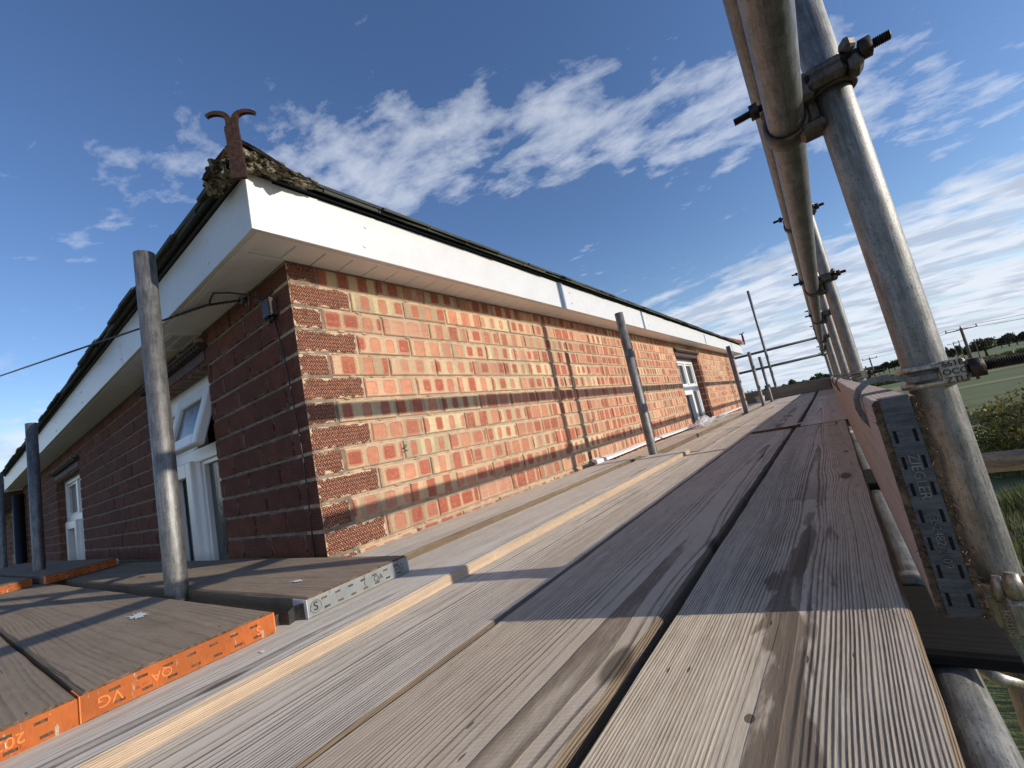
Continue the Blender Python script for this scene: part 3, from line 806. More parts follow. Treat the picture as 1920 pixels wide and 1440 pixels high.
# --- fascia, soffit
def fascia():
    r = P3('fascia', label='sunlit white fascia')
    segs = [(FY + .0665, 1.500), (1.5015, 4.85), (4.853, 8.0)]
    for a, b2 in segs:
        bm = bmesh.new(); box(bm, (FX - .016, a, TOP), (FX, b2, FT), bev=.0015); finish('fascia_board', bm, M_FASC, r)
    bm = bmesh.new()       # corner trim, wraps round the arris
    box(bm, (FX - .0155, FY - .002, TOP - .0015), (FX + .0022, FY + .0665, FT + .004), bev=.001)
    finish('corner_trim', bm, M_FASC, r)
    bm = bmesh.new(); box(bm, (FX + .0003, 1.478, TOP - .001), (FX + .0035, 1.522, FT + .001)); finish('joint_cover', bm, M_COVER, r)
    bm = bmesh.new(); box(bm, (FX - .02, 8.0, TOP - .001), (FX + .002, 8.012, FT + .002)); finish('corner_trim', bm, M_FASC, r)
    for yy, zz in [(.210, .997), (.195, .925), (1.60, .998), (1.60, .932), (2.95, .995), (2.95, .93), (4.3, .995), (4.3, .93), (5.6, .995), (5.6, .93)]:
        bm = bmesh.new(); bmesh.ops.create_uvsphere(bm, u_segments=14, v_segments=8, radius=.0052, matrix=Matrix.Translation((FX + .001, yy, zz)) @ Matrix.Diagonal((.45, 1, 1, 1)))
        finish('screw_cap', bm, M_UPVC if yy < 1 else M_COVER, r, smooth=True)
    r = P3('fascia', label='shaded white fascia')
    for a, b2 in [(.5, -1.2), (-1.203, -3.9), (-3.903, -6.9)]:
        bm = bmesh.new(); box(bm, (b2, FY, TOP), (min(a, FX - .016), FY + .016, FT), bev=.0015); finish('fascia_board', bm, M_FASC, r)
    for xx, zz in [(-.155, .985), (-.165, .922), (-1.22, .98), (-1.22, .92), (-2.1, .98), (-2.1, .92), (-3.0, .98), (-3.0, .92)]:
        bm = bmesh.new(); bmesh.ops.create_uvsphere(bm, u_segments=14, v_segments=8, radius=.0052, matrix=Matrix.Translation((xx, FY - .001, zz)) @ Matrix.Diagonal((1, .45, 1, 1)))
        finish('screw_cap', bm, M_UPVC, r, smooth=True)
    bm = bmesh.new(); box(bm, (-6.93, FY - .002, TOP - .02), (-6.901, .1, FT)); finish('corner_trim', bm, M_FASC, r)
fascia()
sof = P3('soffit', label='white tongue and groove soffit')
bm = bmesh.new()
box(bm, (FX - .036, FY + .016, TOP - .001), (FX - .016, 8.0, TOP + .006), bev=.001)
box(bm, (-6.9, FY + .016, TOP - .001), (FX - .036, FY + .040, TOP + .006), bev=.001)
finish('soffit_trim', bm, M_SOFF, sof)
y = FY + .041; kx = 0
rest = bmesh.new()
while y < 7.99:
    w = .093; tgt = bmesh.new() if y < 2.6 else rest
    y1 = min(y + w - .0035, 7.99)
    x0 = .0035 if y > 0 else .06
    box(tgt, (-.001 if y1 > .0 else x0 - .0 , y, TOP + .003), (FX - .037, y1, TOP + .008), bev=.0012)
    if y < 2.6: finish('soffit_panel', tgt, M_SOFF, sof)
    y += w
bx = bmesh.new(); box(bx, (-.004, FY + .041, TOP + .0085), (FX - .03, 7.99, TOP + .012)); 
box(bx, (-6.9, FY + .030, TOP + .0085), (-.005, .012, TOP + .012)); finish('soffit_backing', bx, M_SOFF, sof)
x = -.006
while x > -6.89:
    w = .105; far_ = x < -2.6; tgt = rest if far_ else bmesh.new(); x1 = max(x - w + .0035, -6.89)
    if not (-.92 < x - w / 2 < -.74 ):
        box(tgt, (x1, FY + .041, TOP + .003), (x, .001, TOP + .008), bev=.0012)
        if not far_: finish('soffit_panel', tgt, M_SOFF, sof)
    elif not far_: tgt.free()
    x -= w
finish('soffit_panels', rest, M_SOFF, sof, kind='stuff')
bm = bmesh.new()
box(bm, (-.955, FY + .041, TOP - .004), (-.925, .006, TOP + .006), bev=.002); box(bm, (-.745, FY + .041, TOP - .004), (-.715, .006, TOP + .006), bev=.002)
box(bm, (-.925, FY + .041, TOP - .004), (-.745, FY + .062, TOP + .006), bev=.002); box(bm, (-.925, -.012, TOP - .004), (-.745, .006, TOP + .006), bev=.002)
for i in range(10): box(bm, (-.925 + i * .018, FY + .062, TOP - .003), (-.9195 + i * .018, -.012, TOP + .0008))
box(bm, (-.925, -.058, TOP - .0035), (-.745, -.052, TOP + .0008))
finish('soffit_vent', bm, M_SOFF, sof)
bm = bmesh.new(); box(bm, (-.924, FY + .062, TOP + .0010), (-.746, -.012, TOP + .0025)); finish('vent_shade_panel', bm, M_DARK, sof)  # solid dark panel painting the shade behind the vent slats
# black mortar-cheek gap along the wall head
# --- roof
roof = P3('roof', label='old slate roof with mossy hip')
TN = math.tan(math.radians(30)); EX = FX + .030; EY = FY - .030; EZ = FT + .006
def slate(bm, org, du, dv, dn, w, l, th):
    o = Vector(org); ch = R_.uniform(.002, .006)
    P_l = []
    for a, c in ((0, 0), (w, 0), (w, l), (0, l)):
        jj = R_.uniform(-.004, .004) if c == 0 else 0
        P_l.append(o + du * a + dv * (c + jj))
    lo = [bm.verts.new(p) for p in P_l]; hi = [bm.verts.new(p + dn * th + (dv * ch if i < 2 else Vector())) for i, p in enumerate(P_l)]
    bm.faces.new(list(reversed(lo))); bm.faces.new(hi)
    for i in range(4): bm.faces.new((lo[i], lo[(i + 1) % 4], hi[(i + 1) % 4], hi[i]))
dvL = Vector((-1, 0, TN)).normalized(); dnL = Vector((TN, 0, 1)).normalized(); duL = Vector((0, 1, 0))
dvD = Vector((0, 1, TN)).normalized(); dnD = Vector((0, -TN, 1)).normalized(); duD = Vector((-1, 0, 0))
bulk = bmesh.new()
for course in range(0, 3):
    for side in (0, 1):
        u = (EY if side == 0 else -EX) + (course > 0) * .0 + R_.uniform(0, .05); end = 8.03 if side == 0 else 6.9
        off = (course - 1) * .16 if course > 0 else 0.0
        if course == 1: off = .004
        lift = .0 if course == 0 else (.0115 if course == 1 else .022)
        u += off
        while u < end:
            w = R_.uniform(.19, .25); w = min(w, end - u + .02)
            dv, dn, du = (dvL, dnL, duL) if side == 0 else (dvD, dnD, duD)
            ov = R_.uniform(-.010, .012) if course else 0
            if side == 0: o = Vector((EX, u, EZ)) + dv * (off - ov) + dn * (lift + R_.uniform(0, .002))
            else: o = Vector((-u, EY, EZ)) + dv * (off - ov - (.012 if course else 0)) + dn * (lift + R_.uniform(0, .003))
            if course == 2 and u - (EY if side == 0 else -EX) < .45: u += w; continue
            near = (u < 3.0) and course < 2
            l = .16 if course == 0 else .36
            l = min(l, max(.05, (u - (EY if side == 0 else -EX)) * .9 + .05)) if u - (EY if side == 0 else -EX) < .3 else l
            tgt = bmesh.new() if near else bulk
            # left-hand slates lean their edge to the other side
            if side == 0: slate(tgt, o, du, dv, dn, w - .004, l, .0085)
            else:
                slate(tgt, o + du * (w - .003), -du, dv, dn, w - .004, l, .0105)
            if near: finish('slate', tgt, M_SLATE, roof)
            u += w
finish('slates', bulk, M_SLATE, roof, kind='stuff')
bm = bmesh.new()   # roof planes under the slates
c0 = Vector((EX - .02, EY + .02, EZ + .001)); D_ = 3.9
A = c0; B_ = Vector((EX - .02, 8.0, EZ + .001)); apex = Vector((c0.x - D_, c0.y + D_, c0.z + D_ * TN)); ap2 = Vector((c0.x - D_, 8.0 - D_, c0.z + D_ * TN)); Lf = Vector((-6.9, EY + .02, EZ + .001)); ap3 = Vector((-6.9, c0.y + D_, c0.z + D_ * TN))
vs = [bm.verts.new(p) for p in (A, B_, ap2, apex, Lf, ap3, Vector((-6.9, 8.0, EZ + .001)))]
bm.faces.new((vs[0], vs[1], vs[2], vs[3])); bm.faces.new((vs[4], vs[0], vs[3], vs[5])); bm.faces.new((vs[1], vs[6], vs[2]))
finish('roof_slope', bm, M_SLATE, roof)
# near-black strip painting the shadow gap between fascia top and slates
bm = bmesh.new(); box(bm, (FX - .016, FY, FT), (FX - .004, 8.0, EZ + .004)); box(bm, (-6.9, FY + .001, FT), (FX - .017, FY + .012, EZ + .004)); finish('eaves_shade_strip', bm, M_DARK, roof)

def hip_tile(org, dirv, L, r, mt, ti=0.0):
    """angular-round tile: half pipe running along dirv"""
    bm = bmesh.new(); o = Vector(org); ax = Vector(dirv).normalized(); side = ax.cross(Vector((0, 0, 1))).normalized(); up = side.cross(ax)
    n = 14; rows = []
    for t in range(5):
        c = o + ax * (L * t / 4)
        rw = []
        for rr in (r, r - .013):
            for k_ in range(n + 1):
                a = math.pi * k_ / n
                sx = math.cos(a); sz = math.sin(a)
                rw.append(c + side * (sx * rr) + up * ((1 - abs(sx) ** 1.25) * rr * .80 - .035))
        rows.append([bm.verts.new(p + Vector((R_.uniform(-1, 1), R_.uniform(-1, 1), R_.uniform(-1, 1))) * .0012) for p in rw])
    for a_, b_ in zip(rows, rows[1:]):
        for k_ in range(n):
            bm.faces.new((a_[k_], b_[k_], b_[k_ + 1], a_[k_ + 1])).smooth = True
            bm.faces.new((a_[n + 1 + k_ + 1], b_[n + 1 + k_ + 1], b_[n + 1 + k_], a_[n + 1 + k_])).smooth = True
    for rw, fl in ((rows[0], 0), (rows[-1], 1)):
        for k_ in range(n):
            f = [rw[k_], rw[k_ + 1], rw[n + 2 + k_], rw[n + 1 + k_]]
            if fl: f.reverse()
            bm.faces.new(f)
    return finish('hip_tile', bm, mt, roof)
hd = Vector((-1, 1, TN)).normalized(); hc = Vector((EX - .035, EY + .035, EZ + .040))
hip_tile(hc - hd * .030 + Vector((.004, .004, -.010)), hd, .345, .110, M_TILEM)
for i in range(1, 10): hip_tile(hc + hd * (.31 * i) + Vector((0, 0, .012)), hd, .33, .122, M_TILE)
hd2 = Vector((-1, -1, TN)).normalized(); hc2 = Vector((EX - .02, 8.04, EZ + .035))
for i in range(5): hip_tile(hc2 + hd2 * (.31 * i), hd2, .33, .118, M_TILE)
def lump(name, cs, mt, parent, amp=.5):
    bm = bmesh.new()
    for (c, s, sq) in cs:
        r_ = bmesh.ops.create_icosphere(bm, subdivisions=4, radius=1.0)
        off = R_.uniform(0, 50)
        for v_ in r_['verts']:
            n_ = v_.co.normalized(); k_ = 1 + amp * mnoise.fractal(n_ * 2.4 + Vector((off, 0, 0)), .8, 2.1, 5) 
            v_.co = Vector(c) + Vector((n_.x * s * sq[0], n_.y * s * sq[1], n_.z * s * sq[2])) * k_
    return finish(name, bm, mt, parent)
lump('mortar_bedding', [((hc.x + .016, hc.y - .008, hc.z - .020), .036, (1.0, 1.0, .75)), ((hc.x + .048, hc.y + .048, hc.z - .034), .031, (.75, 1.2, .65)), ((hc.x + .036, hc.y + .13, hc.z - .030), .028, (.8, 1.6, .5)),
                        ((hc.x - .045, hc.y - .042, hc.z - .028), .036, (1.2, .8, .75)), ((hc.x - .092, hc.y - .044, hc.z - .040), .027, (1.2, .8, .8)), ((hc.x + .016, hc.y + .026, hc.z - .014), .036, (1, 1, .75)), ((hc.x - .024, hc.y - .012, hc.z - .014), .036, (1, 1, .75))], M_MOSS, roof, .38)

# hip iron: flat rusted bar split into two scrolls
def hip_iron(org, sc_=1.0, face=Vector((1, -1, 0))):
    n = face.normalized(); s = Vector((0, 0, 1)).cross(n).normalized(); up = Vector((0, 0, 1))
    o = Vector(org); bm = bmesh.new()
    def strip(pts, ws, th=.0055):
        """pts in (s, up) plane with half widths"""
        prev = None
        for i, (pp, w) in enumerate(zip(pts, ws)):
            a = Vector(pts[max(0, i - 1)]); c = Vector(pts[min(len(pts) - 1, i + 1)]); t = (c - a).normalized(); nn = Vector((-t.y, t.x))
            ring = []
            for sg, dd_ in ((1, 1), (1, -1), (-1, -1), (-1, 1)):
                q_ = Vector(pp) + nn * (w * sg); jit_ = R_.uniform(-.0008, .0008)
                ring.append(bm.verts.new(o + (s * (q_.x + jit_) + up * q_.y) * sc_ + n * (dd_ * th * sc_)))
            if prev:
                for k_ in range(4): bm.faces.new((prev[k_], prev[(k_ + 1) % 4], ring[(k_ + 1) % 4], ring[k_]))
            else: bm.faces.new(ring)
            prev = ring
        bm.faces.new(list(reversed(prev)))
    strip([(-.004 * k_ / 10 + .0, -.03 + .165 * k_ / 10) for k_ in range(11)], [.0195 - .0008 * k_ / 10 for k_ in range(11)])
    for sg in (-1, 1):
        pts = []; ws = []
        for k_ in range(15):
            t = k_ / 14
            if t < .25: p_ = (sg * (.007 + .004 * t) , .128 + t * .12)
            else:
                a = math.pi * (1 - (t - .25) / .75 * .80); r0 = .030
                p_ = (sg * (.041 + math.cos(a) * r0 * 1.05), .160 + math.sin(a) * r0 * .75)
            pts.append((p_[0] - .002, p_[1])); ws.append(.0098 * (1 - t * .55))
        strip(pts, ws, .005)
    return finish('hip_iron', bm, M_IRON, roof)
hip_iron((hc.x + .064, hc.y - .046, hc.z - .084), .86)
hip_iron((hc2.x + .04, hc2.y + .04, hc2.z), 1.0, Vector((1, 1, 0)))

# downpipe beside the far end of the shaded wall
bm = bmesh.new(); tube(bm, (-6.75, -.055, GZ), (-6.75, -.055, .80), .05, 16); finish('downpipe', bm, M_BLACK, house, smooth=False)
for o in list(house.children):
    o.location = o.location + Vector((0, 0, -GZ))

# --- service box, wire, cable and its bracket on the shaded wall
t = thing('junction_box', 'small black junction box with pale back plate on the shaded wall beside the corner', 'junction box', (-.100, 0, .772))
bm = bmesh.new(); box(bm, (-.028, -.028, -.030), (.017, -.001, .028), bev=.002); finish('case', bm, M_BLACK, t)
bm = bmesh.new(); box(bm, (.0175, -.026, -.026), (.0215, -.002, .034), bev=.001); finish('back_plate', bm, M_LTILE, t)
bm = bmesh.new(); tube(bm, (-.004, -.018, -.030), (-.004, -.018, -.048), .0055, 10); tube(bm, (.008, -.016, -.030), (.008, -.016, -.044), .0045, 10); finish('gland', bm, M_BLACK, t)
bm = bmesh.new(); path_tube(bm, [(-.088, -.012, .738), (-.080, -.008, .66), (-.066, -.006, .56), (-.058, -.010, .545), (-.055, -.007, .44), (-.048, -.006, .36), (-.040, -.010, .33), (-.046, -.007, .2), (-.052, -.008, .08), (-.056, -.006, -.06)], .0022, 8)
tag(finish('wall_wire', bm, M_BLACK), 'thin black wire running down the shaded wall beside the quoins', 'wire')
t = thing('cable_bracket', 'grey triangular cable bracket under the soffit on the shaded wall', 'bracket', (-.272, 0, .858))
bm = bmesh.new()
for (a, c) in (((-.022, -.004, .022), (.020, -.004, .020)), ((.020, -.004, .020), (.004, -.004, -.026)), ((.004, -.004, -.026), (-.022, -.004, .022))): path_tube(bm, [a, c], .004, 6)
ring_band(bm, (-.012, -.018, .008), (0, 1, 0), .010, .013, .01, 16)
finish('plate', bm, M_STEELO, t)
for q_ in ((.012, -.006, .016), (.004, -.006, -.018)):
    bm = bmesh.new(); hexnut(bm, q_, (0, 1, 0), .005, .006); finish('screw', bm, M_BOLT, t)
def on_y(px_, py_, y_):
    d = Rm.transposed() @ Vector((px_ - 960, py_ - 720, 800.0341)); return CAM + d * ((y_ - CAM.y) / d.y)
key = [Vector((-.292, -.020, .868)), on_y(385, 573, -.090), on_y(330, 592, -.140), on_y(280, 610, -.196), on_y(120, 664, -.34), on_y(0, 705, -.45)]
key.append(key[-1] + (key[-1] - key[-2]) * 3.0 + Vector((0, 0, .25)))
pts = []
for a, c in zip(key, key[1:]):
    for i in range(10): pts.append(a.lerp(c, i / 10))
pts.append(key[-1])
bm = bmesh.new(); path_tube(bm, pts, .0034, 8)
# twisted dead-end grip near the bracket
for s0 in (0, math.pi):
    g = []
    for i in range(60):
        s_ = i / 59; p_ = key[0].lerp(key[1], s_ * 2) if s_ < .5 else key[1].lerp(key[2], s_ * 2 - 1); a = s0 + s_ * 60
        g.append(p_ + Vector((0, math.cos(a), math.sin(a))) * .0038)
    path_tube(bm, g, .0018, 5)
path_tube(bm, [on_y(392, 573, -.085), on_y(394, 562, -.090), on_y(400, 550, -.092), on_y(430, 549, -.070), on_y(458, 552, -.045), on_y(480, 558, -.022), on_y(496, 569, -.014), on_y(503, 580, -.014)], .0030, 8)
tag(finish('service_cable', bm, M_BLACK), 'black overhead service cable sagging from the bracket towards the left edge', 'cable')

# pigtail hooks left in the walls
def pig(loc, axis, s, label, mt):
    bm = bmesh.new(); pts = []
    for i in range(22):
        a = i / 21 * 5.2; r_ = .010 * s
        pts.append((0 if axis == 'x' else math.cos(a) * r_ + i * .0009 * s, math.cos(a) * r_ + i * .0009 * s if axis == 'x' else 0, math.sin(a) * r_))
    pts = [(-.012, p[1], p[2]) if i == 0 and axis == 'x' else ((.008 * math.sin(i / 5) + .006, p[1], p[2]) if axis == 'x' else (p[0], -.008 * math.sin(i / 5) - .006, p[2])) for i, p in enumerate(pts)]
    path_tube(bm, pts, .0016 * s, 6); o = finish('wire_hook', bm, mt); o.location = loc
    return tag(o, label, 'hook')
pig((.0, .315, .268), 'x', 1.0, 'curled wire hook sticking out of the sunlit wall near the quoins', M_STEELO)
pig((.0, 1.77, .238), 'x', 1.2, 'curled wire hook on the sunlit wall beside the shadow of a post', M_STEELO)
pig((.0, 2.15, .515), 'x', .9, 'pale wire hook high on the sunlit wall left of the steel post', M_UPVC)
pig((-2.35, 0, .0), 'z', 1.8, 'pair end of pale wire hook at the foot of the shaded wall, right one', M_UPVC)
pig((-2.5, 0, -.0), 'z', 1.8, 'pale wire hook at the foot of the shaded wall, left one', M_UPVC)
pig((-2.48, 0, .585), 'z', 1.4, 'thin wire hook high on the shaded wall between the windows', M_STEELO)

# ------------------------------------------------------------------ scaffold boards
def board(name, label, p0, p1, w, ztop, mt, side=M_EDGE, th=.038, cat='scaffold board', group=None, onedge=False, tilt=0.0, chips=1.0, seed=0, skew_z=0.0):
    """p0,p1: plan positions of the centre line; local X runs along the length, top at z=0"""
    rr = random.Random(seed * 31 + 5)
    p0 = Vector(p0).to_2d() if False else Vector((p0[0], p0[1])); p1 = Vector((p1[0], p1[1]))
    L = (p1 - p0).length; ang = math.atan2(p1.y - p0.y, p1.x - p0.x)
    root = thing(name, label, cat, (p0.x, p0.y, ztop), (0, -skew_z, ang), group)
    bm = bmesh.new(); n = max(8, int(L / .06)); prev = None
    c_ = .0035
    for i in range(n + 1):
        x_ = L * i / n
        e1 = mnoise.noise(Vector((x_ * 9, seed * 3.1, 0))) * .0012 - abs(mnoise.noise(Vector((x_ * 2.3, seed, 4)))) * .0018 * chips; e2 = mnoise.noise(Vector((x_ * 9, seed * 3.1, 7))) * .0012 - abs(mnoise.noise(Vector((x_ * 2.3, seed, 9)))) * .0018 * chips
        h = w / 2; zt = mnoise.noise(Vector((x_ * .7, seed, 2))) * .0012
        ck = c_ + abs(mnoise.noise(Vector((x_ * 14, seed, 1)))) * .004 * chips; ck2 = c_ + abs(mnoise.noise(Vector((x_ * 14, seed, 5)))) * .004 * chips
        ring = [(-h - e1 + ck, zt), (-h * .5, zt), (0, zt), (h * .5, zt), (h + e2 - ck2, zt), (h + e2, zt - ck2), (h + e2, -th + c_), (h - c_, -th), (-h + c_, -th), (-h - e1, -th + c_), (-h - e1, zt - ck)]
        vs = [bm.verts.new((x_, a, b_)) for a, b_ in ring]
        if prev:
            m_ = len(vs)
            for k_ in range(m_):
                f = bm.faces.new((prev[k_], prev[(k_ + 1) % m_], vs[(k_ + 1) % m_], vs[k_])); f.material_index = 1 if k_ in (4, 5, 9, 10) else 0
        else: f = bm.faces.new(list(reversed(vs))); f.material_index = 2
        prev = vs
    f = bm.faces.new(prev); f.material_index = 2
    bmesh.ops.recalc_face_normals(bm, faces=bm.faces)
    finish('timber', bm, [mt, side, M_RAW], root)
    return root, L

def band(root, L, end, w, th, mt, slots, text=None, hh=.031, ret=.045, texts=(), top=-.0035):
    """nail plate across a board end with punched slots; end: 1 far (+X), 0 near"""
    sgn = 1 if end else -1; xe = L if end else 0
    ys = [-w / 2 - .001, w / 2 + .001]; z0 = top - hh; z1 = top
    cy = set(ys); cz = {z0, z1}; rects = []
    for (a, b_, c, d_) in slots:
        cy.update((a, b_)); cz.update((c, d_)); rects.append((a, b_, c, d_))
    cy = sorted(cy); cz = sorted(cz); bm = bmesh.new(); cache = {}
    def vtx(x_, a, c): 
        k_ = (round(x_, 5), round(a, 5), round(c, 5))
        if k_ not in cache: cache[k_] = bm.verts.new(k_)
        return cache[k_]
    xo = xe + sgn * .0018
    for a, b_ in zip(cy, cy[1:]):
        for c, d_ in zip(cz, cz[1:]):
            ma, mc = (a + b_) / 2, (c + d_) / 2
            if any(r0 < ma < r1 and r2 < mc < r3 for r0, r1, r2, r3 in rects): continue
            f = [vtx(xo, a, c), vtx(xo, b_, c), vtx(xo, b_, d_), vtx(xo, a, d_)]
            if sgn < 0: f.reverse()
            bm.faces.new(f)
    bmesh.ops.solidify(bm, geom=list(bm.faces), thickness=.0015)
    for s_ in (-1, 1):
        yb = s_ * (w / 2 + .0012)
        box(bm, (min(xe - sgn * ret, xo), min(yb, yb + s_ * .0015), z0), (max(xe - sgn * ret, xo), max(yb, yb + s_ * .0015), z1))
    o = finish('end_band', bm, mt, root)
    bm = bmesh.new(); xs_ = xe + sgn * .0003
    for r0, r1, r2, r3 in rects:
        v_ = [bm.verts.new((xs_, r0 - .001, r2 - .001)), bm.verts.new((xs_, r1 + .001, r2 - .001)), bm.verts.new((xs_, r1 + .001, r3 + .001)), bm.verts.new((xs_, r0 - .001, r3 + .001))]
        if sgn < 0: v_.reverse()
        bm.faces.new(v_)
    if rects: finish('slot_backing_wood', bm, M_RAW, root, kind='stuff')  # raw end-grain faces seen through the slots
    for (s, sz, yy, zz, up, mtx) in texts:
        ex = Vector((0, sgn * up, 0)); ey = Vector((0, 0, up))
        text_mesh('embossed_lettering', s, sz, basis((xo + sgn * .0006, yy, zz), ex, ey), mtx, root, .0003)
    return o

ZD = -.033; Z4 = -.014
BD = 'boards laid along the lift'
board('scaffold_board', 'wide ridged board with a split and damp stain, outermost and nearest to the camera', (1.087, -1.6), (1.112, 2.195), .228, ZD, M_WOOD1, seed=1)
board('scaffold_board', 'outermost board beyond the paper scrap, butted to the nearest one', (1.128, 2.203), (1.140, 6.10), .225, ZD + .002, M_WOOD3, seed=2)
board('scaffold_board', 'outermost board at the far end, touching the end toe board', (1.135, 6.11), (1.14, 8.96), .225, ZD, M_WOOD2, seed=3)
board('scaffold_board', 'brown sawn board with a chipped tan edge, second from the toe board', (.849, -1.6), (.874, 2.20), .226, ZD, M_WOOD2, side=M_EDGE, seed=4, chips=2.0)
board('scaffold_board', 'second row board past the paper, its inner edge standing proud', (.893, 2.21), (.903, 6.35), .222, ZD + .012, M_WOOD1, seed=5)
board('scaffold_board', 'second row board at the far end of the deck', (.88, 6.36), (.885, 8.96), .222, ZD, M_WOOD2, seed=6)
board('scaffold_board', 'board half in sun half in shade beside the raised board', (.6225, -1.6), (.652, 2.35), .220, ZD, M_WOOD3, seed=7)
board('scaffold_board', 'sunlit third row board towards the far end', (.654, 2.36), (.662, 6.25), .220, ZD, M_WOOD3, seed=8)
board('scaffold_board', 'third row board against the end toe board', (.662, 6.26), (.665, 8.96), .220, ZD + .004, M_WOOD4, seed=9)
board('scaffold_board', 'raised grey board with a bright orange-tan sawn side, ending at the post', (.396, -1.5), (.440, 1.690), .226, Z4, M_WOOD4, side=M_SAWN, seed=10)
board('scaffold_board', 'sunlit board beyond the end of the raised grey one', (.488, 1.70), (.492, 5.60), .215, ZD + .004, M_WOOD3, seed=11)
board('scaffold_board', 'far sunlit board in line with the raised grey one', (.49, 5.61), (.49, 8.96), .215, ZD, M_WOOD4, seed=12)
board('scaffold_board', 'board tight against the sunlit wall, starting at the corner', (.150, -.14), (.195, 1.655), .222, -.006, M_WOOD4, side=M_EDGE, seed=13)
board('scaffold_board', 'wall side board behind the first inner post with long cracks', (.190, 1.675), (.190, 5.5), .240, ZD + .012, M_WOOD3, seed=14)
board('scaffold_board', 'wall side board at the far end of the house', (.190, 5.51), (.190, 8.96), .240, ZD, M_WOOD4, seed=15)

# boards of the return lift, running along the shaded wall
def slots_row(w, n, z_hi, z_lo, a0=.03, ln=.011):
    r = []
    for i in range(n):
        c = -w / 2 + a0 + (w - 2 * a0) * i / (n - 1)
        r.append((c - ln / 2, c + ln / 2, z_hi - .0035, z_hi)); r.append((c - ln / 2 + .004, c + ln / 2 + .004, z_lo, z_lo + .0035))
    return r
SK = .017
W_ = .226
rt, L = board('scaffold_board', 'trodden brown board against the shaded wall with a pale metal end band', (-3.1, -.115 - .118), (.395, -.150), .222, .022, M_WOODL, seed=20)
band(rt, L, 1, .222, .038, M_WHITEB, slots_row(.222, 7, -.010, -.030), texts=[('VG', .017, .088, -.020, 1, M_STEEL), ('QA', .015, .035, -.020, 1, M_PLATE), ('S', .020, -.098, -.020, 1, M_BOLT)])
bm = bmesh.new(); ring_band(bm, (L - .006, -.098, -.020), (1, 0, 0), .0105, .0115, .0168, 22); finish('stamped_ring', bm, M_BOLT, rt)
bm = bmesh.new()   # torn strap hanging off its corner
pts = [(L - .006, -.113, 0), (L - .026, -.122, 0), (L - .018, -.136, 0), (L - .045, -.140, 0), (L - .050, -.160, 0)]
prev = None
for i, p_ in enumerate(pts):
    v_ = [bm.verts.new((p_[0], p_[1], -.008 - .003 * i)), bm.verts.new((p_[0], p_[1], -.038))]
    if prev: bm.faces.new((prev[0], v_[0], v_[1], prev[1]))
    prev = v_
bmesh.ops.solidify(bm, geom=list(bm.faces), thickness=.0012); finish('torn_strap', bm, M_STEEL, rt)
rt, L = board('scaffold_board', 'brown board with white paint scuffs and a bright orange end band, nearer the wall', (-2.6, -.417 - .060), (.388, -.428), W_, .022, M_WOODL, seed=21)
band(rt, L, 1, W_, .038, M_ORANGE, slots_row(W_, 7, -.010, -.030), texts=[('VG', .019, -.088, -.020, -1, M_ORANGE), ('QA', .016, -.035, -.019, -1, M_ORANGE), ('S', .018, .090, -.02, -1, M_ORANGE)])
rt, L = board('scaffold_board', 'greyer board with an orange end band stamped 2025, at the left edge', (-2.6, -.66 - .048), (.388, -.658), .226, .020, M_WOODL, seed=22)
band(rt, L, 1, .226, .038, M_ORANGE, slots_row(.226, 7, -.010, -.030), texts=[('2025', .016, .055, -.018, -1, M_ORANGE)])
rt, L = board('scaffold_board', 'board with an orange end band lying on top below the further window', (-4.2, -.33), (-1.62, -.255), .225, .062, M_WOODL, seed=23)
band(rt, L, 1, .225, .038, M_ORANGE, slots_row(.225, 6, -.010, -.030))
rt, L = board('scaffold_board', 'orange-ended board on top, cut by the left edge behind the second post', (-4.6, -.60), (-1.78, -.51), .225, .060, M_WOODL, seed=24)
band(rt, L, 1, .225, .038, M_ORANGE, slots_row(.225, 6, -.010, -.030))
board('scaffold_board', 'further trodden board along the shaded wall behind the near ones', (-6.6, -.25), (-3.11, -.235), .222, .020, M_WOODL, seed=25)
board('scaffold_board', 'far brown board of the return lift beside the third post', (-6.4, -.50), (-2.61, -.49), .226, .016, M_WOODL, seed=26)

# toe boards (on edge)
def toeboard(label, p0, p1, z0, z1, th, mt, seed):
    p0 = Vector(p0); p1 = Vector(p1); L = (p1 - p0).length; ang = math.atan2(p1.y - p0.y, p1.x - p0.x)
    root = thing('toe_board', label, 'toe board', (p0.x, p0.y, (z0 + z1) / 2), (math.radians(90), 0, 0))
    root.rotation_euler = (Matrix.Rotation(ang, 4, 'Z') @ Matrix.Rotation(math.radians(90), 4, 'X')).to_euler()
    bm = bmesh.new(); n = int(L / .06); prev = None; w = z1 - z0
    for i in range(n + 1):
        x_ = L * i / n; c_ = .003; h = w / 2; j = mnoise.noise(Vector((x_ * 6, seed, 0))) * .0012
        ring = [(-h + c_, th / 2), (0, th / 2 + j * .3), (h - c_ + j, th / 2), (h + j, th / 2 - c_), (h + j, -th / 2 + c_), (h - c_ + j, -th / 2), (-h + c_, -th / 2), (-h, -th / 2 + c_), (-h, th / 2 - c_)]
        vs = [bm.verts.new((x_, a, b_)) for a, b_ in ring]; m_ = len(vs)
        if prev:
            for k_ in range(m_): bm.faces.new((prev[k_], prev[(k_ + 1) % m_], vs[(k_ + 1) % m_], vs[k_])).material_index = 1 if k_ in (2, 3, 4) else 0
        else: bm.faces.new(list(reversed(vs))).material_index = 2
        prev = vs
    bm.faces.new(prev).material_index = 2
    bmesh.ops.recalc_face_normals(bm, faces=bm.faces)
    finish('timber', bm, [mt, mt, M_RAW], root); return root, L
tb, L = toeboard('pinkish toe board standing on edge with a stamped metal end plate facing the camera', (1.2505, -.040), (1.2555, 3.86), -.048, .176, .038, M_WOODP, 31)
